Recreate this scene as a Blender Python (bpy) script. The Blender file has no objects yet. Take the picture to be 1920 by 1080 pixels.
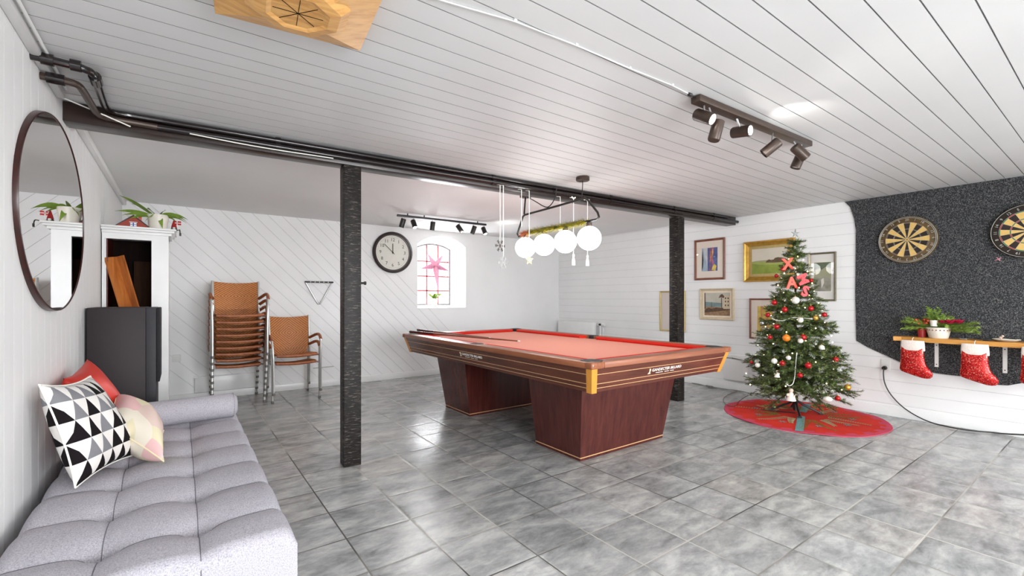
import bpy, bmesh, math, random
from mathutils import Vector, Matrix, Euler
random.seed(7)
PI = math.pi
C = bpy.context.scene.collection
sc = bpy.context.scene
XR, YB, XL, YN, ZC = 5.77, 6.43, -0.5, -1.9, 2.22      # right, back, left, near walls, ceiling

# ---------------------------------------------------------------- camera
TH = math.atan(623 / 855.0)
cd = bpy.data.cameras.new('camera'); cam = bpy.data.objects.new('camera', cd); C.objects.link(cam)
cam.location = (0, 0, 1.18); cam.rotation_euler = (PI / 2, 0, -TH)
cd.sensor_width = 36; cd.lens = 36 * 855 / 1920.0; cd.shift_y = 19.5 / 1920.0; cd.clip_start = 0.05
sc.camera = cam
def ray_hit(px, py, plane, val):
    """where the sight line of a photo point meets an axis plane (used for small flat details)"""
    l = (px - 960) / 855.0; v = (559.5 - py) / 855.0
    r = Vector((math.sin(TH) + l * math.cos(TH), math.cos(TH) - l * math.sin(TH), v))
    i = 'xyz'.index(plane); o = Vector((0, 0, 1.18)); return o + r * ((val - o[i]) / r[i])

# ---------------------------------------------------------------- world, light, exposure
w = bpy.data.worlds.new('daylight'); sc.world = w; w.use_nodes = True
nt = w.node_tree; bg = nt.nodes['Background']
bg.inputs[0].default_value = (0.93, 0.965, 1.0, 1); bg.inputs[1].default_value = 3.2
_g = nt.nodes.new('ShaderNodeTexCoord'); _s = nt.nodes.new('ShaderNodeSeparateXYZ'); _r = nt.nodes.new('ShaderNodeValToRGB')   # bright overcast sky over darker ground
nt.links.new(_g.outputs['Generated'], _s.inputs[0]); _m = nt.nodes.new('ShaderNodeMath'); _m.operation = 'MULTIPLY_ADD'; _m.inputs[1].default_value = .5; _m.inputs[2].default_value = .5
nt.links.new(_s.outputs[2], _m.inputs[0]); nt.links.new(_m.outputs[0], _r.inputs[0]); nt.links.new(_r.outputs[0], bg.inputs[0])
_r.color_ramp.elements[0].position = .44; _r.color_ramp.elements[0].color = (.16, .17, .17, 1); _r.color_ramp.elements[1].position = .50; _r.color_ramp.elements[1].color = (.93, .965, 1, 1)
sc.view_settings.view_transform = 'Standard'; sc.view_settings.look = 'None'
sc.view_settings.exposure = 0.66; sc.view_settings.gamma = 1.0; sc.view_settings.use_curve_mapping = False
def area(name, loc, rot, sx, sy, power, col=(1, 1, 1)):
    l = bpy.data.lights.new(name, 'AREA'); l.shape = 'RECTANGLE'; l.size = sx; l.size_y = sy; l.energy = power; l.color = col
    o = bpy.data.objects.new(name, l); C.objects.link(o); o.location = loc; o.rotation_euler = rot; return o
# two added fill lights at made-up windows behind the camera, then the arched window's daylight
area('window_daylight', (1.0, YN - 0.04, 1.25), (PI / 2 - .38, 0, 0), 1.8, 1.3, 100, (0.97, 0.985, 1))
area('window_daylight', (4.0, YN - 0.04, 1.25), (PI / 2 - .38, 0, 0), 1.8, 1.3, 60, (0.97, 0.985, 1))
area('window_daylight', (3.33, YB + 0.36, 1.55), (-PI / 2, 0, 0), 0.6, 0.9, 26, (0.97, 0.985, 1))
def spot(loc, d, power, size=1.6, col=(1, 0.97, 0.93)):
    l = bpy.data.lights.new('spot_beam', 'SPOT'); l.energy = power; l.spot_size = size; l.spot_blend = 0.9; l.shadow_soft_size = 0.03; l.color = col
    o = bpy.data.objects.new('spot_beam', l); C.objects.link(o); o.location = loc
    o.rotation_euler = Vector(d).to_track_quat('-Z', 'Y').to_euler(); return o

# ---------------------------------------------------------------- materials
def lin(c):
    return tuple((x / 12.92 if x <= 0.04045 else ((x + 0.055) / 1.055) ** 2.4) for x in c)
def rgb(r, g, b): return lin((r / 255.0, g / 255.0, b / 255.0))
class NM:
    def __init__(s, name, col=(.8, .8, .8), rough=.5, metal=0., spec=.5):
        s.m = bpy.data.materials.new(name); s.m.use_nodes = True; s.t = s.m.node_tree; s.b = s.t.nodes['Principled BSDF']
        s.b.inputs['Base Color'].default_value = (*col, 1); s.b.inputs['Roughness'].default_value = rough
        s.b.inputs['Metallic'].default_value = metal; s.b.inputs['Specular IOR Level'].default_value = spec
    def n(s, typ, **kw):
        nd = s.t.nodes.new(typ)
        for k, v in kw.items():
            if k.startswith('_'): nd.inputs[k[1:].replace('_', ' ')].default_value = v
            else: setattr(nd, k, v)
        return nd
    def l(s, a, b): s.t.links.new(a, b)
    def coord(s, which='Object', scale=(1, 1, 1), rot=(0, 0, 0), loc=(0, 0, 0)):
        tc = s.n('ShaderNodeTexCoord'); mp = s.n('ShaderNodeMapping')
        mp.inputs['Scale'].default_value = scale; mp.inputs['Rotation'].default_value = rot; mp.inputs['Location'].default_value = loc
        s.l(tc.outputs[which], mp.inputs[0]); return mp.outputs[0]
    def noise(s, vec, scale, detail=3, rough=.5, dist=0.):
        nd = s.n('ShaderNodeTexNoise', _Scale=scale, _Detail=detail, _Roughness=rough, _Distortion=dist); s.l(vec, nd.inputs['Vector']); return nd.outputs['Fac']
    def ramp(s, fac, stops, interp='LINEAR'):
        r = s.n('ShaderNodeValToRGB'); cr = r.color_ramp; cr.interpolation = interp
        while len(cr.elements) < len(stops): cr.elements.new(0.5)
        for e, (p, c) in zip(cr.elements, stops): e.position = p; e.color = (*c, 1)
        s.l(fac, r.inputs[0]); return r.outputs[0]
    def math(s, op, a, b=None, c=None):
        m = s.n('ShaderNodeMath', operation=op)
        for i, v in enumerate((a, b, c)):
            if v is None: continue
            if isinstance(v, (int, float)): m.inputs[i].default_value = v
            else: s.l(v, m.inputs[i])
        return m.outputs[0]
    def mix(s, fac, a, b):
        m = s.n('ShaderNodeMix', data_type='RGBA')
        for i, v in ((0, fac), (6, a), (7, b)):
            if isinstance(v, (int, float)): m.inputs[i].default_value = v
            elif isinstance(v, tuple): m.inputs[i].default_value = (*v, 1)
            else: s.l(v, m.inputs[i])
        return m.outputs[2]
    def bump(s, h, strength=.2, dist=.01):
        b = s.n('ShaderNodeBump', _Strength=strength, _Distance=dist); s.l(h, b.inputs['Height']); s.l(b.outputs[0], s.b.inputs['Normal'])
    def col(s, o): s.l(o, s.b.inputs['Base Color'])
    def rgh(s, o): s.l(o, s.b.inputs['Roughness'])
def plain(name, col, rough=.5, metal=0., var=.12, scale=30, bump=0., spec=.5, stretch=(1, 1, 1)):
    m = NM(name, col, rough, metal, spec); v = m.coord(scale=stretch); f = m.noise(v, scale, 4)
    m.col(m.ramp(f, [(.3, tuple(c * (1 - var) for c in col)), (.7, tuple(min(1, c * (1 + var)) for c in col))]))
    if bump: m.bump(f, bump, .005)
    return m.m
def glow(name, col, strength):
    m = NM(name, col, .4); m.b.inputs['Emission Color'].default_value = (*col, 1); m.b.inputs['Emission Strength'].default_value = strength; return m.m
def wood(name, c1, c2, rough=.35, scale=6, axis=0, bump=.05, spec=.5, wave=True):
    st = [14, 14, 14]; st[axis] = 1.0
    m = NM(name, c1, rough, 0, spec); v = m.coord(scale=tuple(st)); f = m.noise(v, scale * .35, 6, .6, .6)
    m.col(m.ramp(f, [(.3, c1), (.7, c2)])); m.bump(f, bump, .004); return m.m
def clear_gloss(name, tint=(1, 1, 1)):
    m = bpy.data.materials.new(name); m.use_nodes = True; t = m.node_tree; t.nodes.clear()
    o = t.nodes.new('ShaderNodeOutputMaterial'); mx = t.nodes.new('ShaderNodeMixShader'); tr = t.nodes.new('ShaderNodeBsdfTransparent')
    gl = t.nodes.new('ShaderNodeBsdfGlossy'); gl.inputs['Roughness'].default_value = .02; fr = t.nodes.new('ShaderNodeMath'); fr.operation = 'MULTIPLY_ADD'; fr.inputs[1].default_value = .9; fr.inputs[2].default_value = .045
    pw = t.nodes.new('ShaderNodeMath'); pw.operation = 'POWER'; pw.inputs[1].default_value = 5; lw = t.nodes.new('ShaderNodeLayerWeight'); lw.inputs[0].default_value = .5
    t.links.new(lw.outputs['Facing'], pw.inputs[0]); t.links.new(pw.outputs[0], fr.inputs[0])
    tr.inputs[0].default_value = (*tint, 1)
    t.links.new(fr.outputs[0], mx.inputs[0]); t.links.new(tr.outputs[0], mx.inputs[1]); t.links.new(gl.outputs[0], mx.inputs[2]); t.links.new(mx.outputs[0], o.inputs[0]); return m

M = {}
M['paint'] = plain('white_board_paint', (.87, .87, .865), .45, var=.02, scale=3, bump=.05)
M['ceil'] = plain('ceiling_paint', (.68, .68, .675), .5, var=.02, scale=3, bump=.04)
M['joint'] = plain('board_joint_shade', (.30, .30, .295), .8, var=.1)  # grey stands in for the shade inside the ceiling board grooves
M['jointl'] = plain('pale_board_joint_shade', (.64, .64, .63), .8, var=.1)  # paler grey, shade of the wall board grooves put into the colour
M['plaster'] = plain('smooth_ceiling_plaster', (.86, .86, .855), .7, var=.015, scale=2, bump=.03)
M['leftp'] = plain('white_wall_paint', (.84, .84, .835), .5, var=.02, scale=4, bump=.05, stretch=(1, 1, .2))
M['white'] = plain('white_gloss_paint', (.84, .84, .83), .3, var=.02, scale=8)
M['plastic'] = plain('white_plastic', (.82, .82, .80), .35, var=.01)
M['black'] = plain('black_metal', (.018, .016, .015), .4, var=.2)
M['blackgloss'] = plain('black_pipe_lacquer', (.012, .008, .008), .18, var=.2, spec=.6)
M['bronze'] = plain('brown_metal', (.065, .043, .033), .35, .3, var=.1)
M['alu'] = plain('brushed_aluminium', (.62, .62, .60), .32, .85, var=.05)
M['steel'] = plain('steel', (.5, .5, .5), .3, .9, var=.05)
M['rubber'] = plain('grey_rubber', (.16, .15, .14), .7, var=.1)
M['globe'] = glow('lit_opal_glass', (.98, .985, .98), 8.5)
M['lens'] = glow('lit_spot_lens', (1, .98, .94), 30.0)
M['bulb'] = glow('fairy_light_bulb', (1, .78, .42), 6.0)
# floor tiles
def floor_mat():
    m = NM('grey_slate_tile', (.2, .2, .2), .22); v = m.coord()
    sep = m.n('ShaderNodeSeparateXYZ'); m.l(v, sep.inputs[0])
    a = m.math('MULTIPLY', m.math('SUBTRACT', sep.outputs[0], .945 - 33.3), 1 / .3335)
    b = m.math('MULTIPLY', m.math('SUBTRACT', sep.outputs[1], 1.905 - 33.3), 1 / .3335)
    fa, fb = m.math('FRACT', a), m.math('FRACT', b)
    da = m.math('MINIMUM', fa, m.math('SUBTRACT', 1, fa)); db = m.math('MINIMUM', fb, m.math('SUBTRACT', 1, fb))
    d = m.math('MINIMUM', da, db)
    cmb = m.n('ShaderNodeCombineXYZ'); m.l(m.math('FLOOR', a), cmb.inputs[0]); m.l(m.math('FLOOR', b), cmb.inputs[1])
    wn = m.n('ShaderNodeTexWhiteNoise'); m.l(cmb.outputs[0], wn.inputs[0])
    add = m.n('ShaderNodeVectorMath', operation='MULTIPLY_ADD'); m.l(wn.outputs[1], add.inputs[0]); add.inputs[1].default_value = (9, 9, 9); m.l(v, add.inputs[2])
    mp = m.n('ShaderNodeMapping'); mp.inputs['Scale'].default_value = (1.0, 2.0, 1); m.l(add.outputs[0], mp.inputs[0])
    f1 = m.noise(mp.outputs[0], 4.5, 5, .6, .4); f2 = m.noise(mp.outputs[0], 22, 6, .65, .5)
    f = m.math('ADD', m.math('MULTIPLY', f1, .75), m.math('MULTIPLY', f2, .25))
    base = m.ramp(f, [(.30, rgb(110, 111, 111)), (.47, rgb(154, 155, 155)), (.64, rgb(190, 190, 188))])
    hue = m.ramp(wn.outputs[0], [(0, (.80, .80, .80)), (.5, (1, 1, 1)), (.86, (1.0, .99, .97)), (1, (1.04, .99, .95))])
    mul = m.n('ShaderNodeMix', data_type='RGBA', blend_type='MULTIPLY'); mul.inputs[0].default_value = 1; m.l(base, mul.inputs[6]); m.l(hue, mul.inputs[7])
    grout = m.math('LESS_THAN', d, .011)
    gn = m.noise(v, 1.1, 2); gcol = m.ramp(gn, [(.44, rgb(70, 68, 64)), (.58, rgb(176, 172, 164))])
    m.col(m.mix(grout, mul.outputs[2], gcol))
    m.rgh(m.math('ADD', m.math('MULTIPLY', f2, .18), m.math('MULTIPLY_ADD', grout, .4, .13)))
    edge = m.math('SMOOTH_MIN', m.math('MULTIPLY', d, 24), 1.0, .4)
    h = m.math('ADD', edge, m.math('MULTIPLY', f2, .9)); h = m.math('ADD', h, m.math('MULTIPLY', f1, 1.2))
    m.bump(h, .3, .0035); return m.m
M['floor'] = floor_mat()
M['mahog'] = wood('mahogany_veneer', rgb(66, 28, 25), rgb(92, 44, 38), .2, 6, 2, .03)
M['rail'] = wood('mahogany_rail', rgb(132, 78, 52), rgb(162, 102, 70), .36, 6, 1, .02, .35)
M['railx'] = wood('mahogany_end_rail', rgb(132, 80, 60), rgb(162, 106, 80), .36, 6, 0, .02, .35)
M['apron'] = wood('rosewood_apron', rgb(74, 34, 22), rgb(106, 56, 36), .2, 6, 1, .02)
M['apronx'] = wood('rosewood_apron_end', rgb(74, 34, 26), rgb(108, 60, 46), .22, 6, 0, .02)
M['maple'] = plain('yellow_maple', rgb(214, 146, 58), .3, var=.08, scale=12, stretch=(3, 3, .5))
M['inlay'] = plain('pale_inlay', rgb(226, 180, 130), .3, var=.03)
M['beam'] = wood('black_stained_beam', rgb(24, 14, 12), rgb(48, 32, 26), .3, 5, 0, .25)
M['redcloth'] = plain('red_cushion_cloth', rgb(206, 40, 26), .85, var=.06, scale=300, bump=.05, spec=.2)
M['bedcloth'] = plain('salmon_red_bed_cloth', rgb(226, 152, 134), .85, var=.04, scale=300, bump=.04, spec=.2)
def post_mat():
    m = NM('black_sawn_post', rgb(30, 27, 25), .45, 0, .3); v = m.coord(scale=(5, 5, 34), rot=(0, .35, 0)); f = m.noise(v, 3.2, 5, .7)
    v2 = m.coord(scale=(20, 20, 2)); f2 = m.noise(v2, 2, 4)
    c = m.ramp(f, [(.40, rgb(14, 12, 11)), (.56, rgb(34, 30, 28)), (.66, rgb(130, 122, 114)), (.70, rgb(40, 36, 33))])
    m.col(m.mix(m.math('MULTIPLY', f2, .35), c, rgb(34, 25, 20))); m.bump(f, .5, .004); return m.m
M['post'] = post_mat()
def pine_mat():
    m = NM('knotty_pine', rgb(206, 152, 86), .4); v = m.coord(scale=(3, 14, 3)); f = m.noise(v, 2.5, 5, .6, .8)
    c = m.ramp(f, [(.3, rgb(188, 132, 70)), (.6, rgb(222, 172, 106))])
    vo = m.n('ShaderNodeTexVoronoi', _Scale=5.5); m.l(m.coord(), vo.inputs['Vector'])
    k = m.math('LESS_THAN', vo.outputs['Distance'], .085); m.col(m.mix(m.math('MULTIPLY', k, .8), c, rgb(84, 44, 18))); m.bump(f, .08, .003); return m.m
M['pine'] = pine_mat()
def sofa_mat():
    m = NM('grey_woven_upholstery', rgb(150, 148, 156), .9, 0, .2); v = m.coord(); f = m.noise(v, 260, 3, .7); g = m.noise(v, 4, 3)
    c = m.ramp(f, [(.3, rgb(132, 132, 142)), (.5, rgb(176, 175, 183)), (.72, rgb(204, 202, 207))])
    m.col(m.mix(m.math('MULTIPLY', g, .22), c, rgb(176, 156, 158))); m.bump(f, .35, .003); return m.m
M['sofa'] = sofa_mat()
M['seam'] = plain('dark_seam', rgb(104, 102, 110), .9, var=.1)
def carpet_mat():
    m = NM('charcoal_speckled_carpet', rgb(60, 62, 66), .95, 0, .1); v = m.coord(); f = m.noise(v, 150, 3, .8); g = m.noise(v, 60, 3, .7)
    c = m.ramp(f, [(.38, rgb(34, 35, 38)), (.52, rgb(68, 69, 72)), (.66, rgb(160, 160, 156))])
    m.col(m.mix(m.math('MULTIPLY', g, .3), c, rgb(56, 58, 62))); m.bump(f, .9, .01); return m.m
M['carpet'] = carpet_mat()
def rattan_mat():
    m = NM('woven_rattan', rgb(176, 112, 58), .5); tc = m.coord('UV'); sp = m.n('ShaderNodeSeparateXYZ'); m.l(tc, sp.inputs[0])
    a = m.math('ABSOLUTE', m.math('SUBTRACT', sp.outputs[0], .5)); b = m.math('ABSOLUTE', m.math('SUBTRACT', sp.outputs[1], .5))
    s_ = m.math('SINE', m.math('MULTIPLY', m.math('ADD', a, b), 82)); f = m.noise(m.coord(), 60, 4)
    t = m.math('ADD', m.math('MULTIPLY_ADD', s_, .25, .28), m.math('MULTIPLY', f, .45))
    m.col(m.ramp(t, [(.2, rgb(134, 74, 30)), (.55, rgb(194, 120, 56)), (.85, rgb(218, 148, 80))])); m.bump(t, .4, .004); return m.m
M['rattan'] = rattan_mat()
M['cane'] = plain('rattan_wrapping', rgb(150, 84, 44), .45, var=.3, scale=40, bump=.3)
def triangle_mat():
    m = NM('triangle_print_cotton', (.8, .8, .8), .9, 0, .1); tc = m.coord('UV'); sp = m.n('ShaderNodeSeparateXYZ'); m.l(tc, sp.inputs[0])
    v = m.math('MULTIPLY', sp.outputs[1], 5.0); row = m.math('FLOOR', v); fv = m.math('FRACT', v)
    u = m.math('ADD', m.math('MULTIPLY', sp.outputs[0], 6.0), m.math('MULTIPLY', row, .5)); fu = m.math('FRACT', u)
    tri = m.math('LESS_THAN', m.math('MULTIPLY', m.math('ABSOLUTE', m.math('SUBTRACT', fu, .5)), 2), m.math('SUBTRACT', 1, fv))
    cb = m.n('ShaderNodeCombineXYZ'); m.l(m.math('FLOOR', u), cb.inputs[0]); m.l(row, cb.inputs[1]); wn = m.n('ShaderNodeTexWhiteNoise'); m.l(cb.outputs[0], wn.inputs[0])
    dk = m.ramp(wn.outputs[0], [(0, rgb(28, 24, 26)), (.62, rgb(128, 128, 132))], 'CONSTANT')
    m.col(m.mix(tri, rgb(226, 222, 218), dk)); m.bump(m.noise(m.coord(), 300), .2, .002); return m.m
M['tri'] = triangle_mat()
def pastel_mat():
    m = NM('pastel_floral_cotton', (.8, .8, .8), .9, 0, .1); vo = m.n('ShaderNodeTexVoronoi', _Scale=2.6); m.l(m.coord('UV'), vo.inputs['Vector'])
    sp = m.n('ShaderNodeSeparateColor'); m.l(vo.outputs['Color'], sp.inputs[0])
    m.col(m.ramp(sp.outputs[0], [(0, rgb(226, 216, 184)), (.2, rgb(232, 190, 188)), (.4, rgb(232, 222, 206)), (.58, rgb(150, 186, 176)), (.68, rgb(236, 206, 208)), (.82, rgb(222, 206, 96)), (.9, rgb(224, 200, 190))], 'CONSTANT')); return m.m
M['pastel'] = pastel_mat()
M['redpil'] = plain('red_satin_fabric', rgb(208, 48, 34), .45, var=.1, scale=5, bump=.3)
M['darkbox'] = plain('dark_brown_vinyl', rgb(30, 19, 22), .6, var=.06, scale=60)
M['darkgrey'] = plain('dark_grey_baffle', rgb(36, 36, 41), .6, var=.05)
M['grille'] = plain('black_speaker_cloth', rgb(24, 24, 27), .8, var=.1, scale=200)
M['redwood'] = wood('dark_red_varnished_wood', rgb(58, 10, 8), rgb(88, 20, 14), .25, 5, 2)
M['darkwood'] = wood('dark_cabinet_wood', rgb(14, 7, 5), rgb(28, 15, 10), .7, 5, 2, .05, .08)
M['panelwood'] = wood('brown_inner_panel', rgb(36, 20, 12), rgb(60, 36, 22), .7, 5, 2, .05, .1)
M['orangewood'] = wood('orange_varnished_board', rgb(158, 86, 32), rgb(206, 128, 62), .35, 5, 2)
M['oak'] = wood('live_edge_oak', rgb(190, 128, 56), rgb(222, 166, 88), .45, 5, 1, .1)
M['leaf'] = plain('green_leaf', rgb(118, 148, 50), .5, var=.3, scale=14)
M['leafdark'] = plain('dark_green_leaf', rgb(48, 74, 30), .5, var=.3, scale=14)
M['needle'] = plain('fir_needles', rgb(126, 140, 72), .6, var=.4, scale=9)
M['needle2'] = plain('dark_fir_needles', rgb(66, 86, 48), .6, var=.4, scale=9)
M['snow'] = plain('white_flocking', rgb(228, 230, 226), .8, var=.03)
M['firgreen'] = plain('fresh_fir_green', rgb(136, 160, 72), .5, var=.35, scale=14)
M['bark'] = plain('brown_stem', rgb(74, 56, 38), .7, var=.2)
M['redball'] = plain('red_glass_bauble', rgb(176, 22, 28), .15, .2, var=.05)
M['whiteball'] = plain('pearl_white_bauble', rgb(226, 222, 214), .25, 0, var=.03)
M['orangeball'] = plain('orange_bauble', rgb(226, 126, 30), .3, 0, var=.06)
M['goldball'] = plain('gold_bauble', rgb(206, 160, 70), .25, .6, var=.08)
M['clear'] = clear_gloss('clear_glass', (.93, .94, .95))
M['pane'] = clear_gloss('window_pane', (.97, .98, 1))
M['redfelt'] = plain('red_felt', rgb(204, 52, 40), .9, var=.10, scale=5, spec=.15)
M['pinkfelt'] = plain('pink_felt_border', rgb(196, 74, 96), .9, var=.1, scale=8, spec=.15)
M['tealfelt'] = plain('teal_patterned_ribbon', rgb(112, 152, 152), .9, var=.35, scale=70, spec=.15)
M['greenst'] = plain('green_embroidery', rgb(118, 128, 62), .9, var=.4, scale=60, spec=.15)
M['creamst'] = plain('pale_embroidery', rgb(176, 160, 116), .9, var=.2)
M['blackfelt'] = plain('dark_slit', rgb(36, 30, 30), .9)
def sequin_mat():
    m = NM('red_sequins', rgb(190, 18, 22), .25, .45); vo = m.n('ShaderNodeTexVoronoi', _Scale=170); m.l(m.coord(), vo.inputs['Vector'])
    sp = m.n('ShaderNodeSeparateColor'); m.l(vo.outputs['Color'], sp.inputs[0])
    m.col(m.ramp(sp.outputs[0], [(0, rgb(140, 10, 16)), (.6, rgb(206, 28, 30)), (.9, rgb(232, 80, 66)), (.97, rgb(250, 160, 140))])); m.bump(sp.outputs[1], .9, .006); return m.m
M['sequin'] = sequin_mat()
M['plush'] = plain('white_plush', rgb(236, 224, 214), .95, var=.06, scale=120, bump=.8)
M['clockface'] = plain('cream_dial', rgb(222, 220, 210), .6, var=.02)
M['ink'] = plain('black_print', rgb(24, 22, 20), .6)
M['darkframe'] = plain('dark_brown_clock_case', rgb(44, 32, 30), .3, var=.15)
M['mframe'] = wood('dark_walnut_mirror_frame', rgb(40, 12, 9), rgb(62, 22, 15), .3, 5, 2)
mm = NM('mirror_silver', (.93, .93, .93), .0, 1.); M['mirror'] = mm.m
M['frame_red'] = wood('red_brown_frame', rgb(110, 62, 46), rgb(140, 84, 62), .35, 5, 1)
M['frame_gold'] = plain('gilded_frame', rgb(196, 152, 66), .3, .55, var=.18, scale=20)
M['frame_goldpale'] = plain('pale_gold_frame', rgb(190, 168, 112), .35, .4, var=.1)
M['frame_silver'] = plain('antique_silver_frame', rgb(132, 124, 104), .3, .5, var=.15)
M['starsilver'] = plain('tarnished_silver', rgb(150, 152, 148), .4, .4, var=.2)
M['frame_pale'] = plain('pale_limed_frame', rgb(206, 190, 160), .5, var=.1)
M['matcream'] = plain('cream_mount', rgb(238, 222, 204), .8, var=.01)
M['matwhite'] = plain('white_mount', rgb(232, 226, 216), .8, var=.01)
M['letter'] = plain('orange_red_letter', rgb(226, 70, 34), .4, var=.05)
M['letterred'] = plain('glitter_red_letter', rgb(190, 24, 34), .35, .2, var=.3, scale=150)
M['string'] = plain('white_cord', rgb(240, 238, 230), .7, var=.02)
M['cream'] = plain('cream_wood', rgb(238, 224, 190), .6, var=.04)
M['tinsel'] = plain('gold_green_tinsel', rgb(196, 182, 70), .35, .35, var=.4, scale=40)
M['tinsel2'] = plain('copper_tinsel', rgb(214, 140, 96), .35, .35, var=.3, scale=40)
M['housered'] = plain('red_painted_house', rgb(160, 56, 36), .6, var=.1)
M['roofgrey'] = plain('grey_roof', rgb(72, 66, 66), .6, var=.1)
M['blue'] = plain('blue_paint', rgb(52, 76, 160), .5)
M['hat'] = plain('red_felt_hat', rgb(172, 38, 40), .9)
M['skin'] = plain('pink_ornament', rgb(230, 196, 178), .6, var=.08)
M['pinkstar'] = plain('pink_paper_star', rgb(236, 150, 172), .8, var=.25, scale=60)
M['pinkdark'] = plain('patterned_paper_star_tips', rgb(186, 120, 146), .8, var=.4, scale=90)
M['winiron'] = plain('red_oxide_window_bars', rgb(150, 60, 66), .6)
M['wingrey'] = plain('grey_window_frame', rgb(120, 120, 122), .6)
M['boardtan'] = plain('sisal_tan', rgb(214, 178, 104), .8, var=.06, scale=60)
M['boardblack'] = plain('sisal_black', rgb(40, 30, 24), .8, var=.1, scale=60)
M['boardred'] = plain('sisal_red', rgb(168, 44, 44), .8, var=.1, scale=60)
M['boardgreen'] = plain('sisal_green', rgb(40, 110, 70), .8, var=.1, scale=60)
M['boardring'] = plain('worn_dartboard_ring', rgb(86, 66, 34), .7, var=.45, scale=26)
M['wire'] = plain('wire_number_ring', rgb(196, 196, 186), .3, .6)
M['flower'] = plain('magenta_poinsettia', rgb(186, 24, 66), .6, var=.2)
M['berry'] = plain('orange_red_berries', rgb(190, 72, 40), .5, var=.3)
M['ceramic'] = plain('white_ceramic', rgb(232, 226, 214), .3, var=.03)
M['redprint'] = plain('red_glaze', rgb(160, 40, 40), .3, var=.2)

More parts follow.
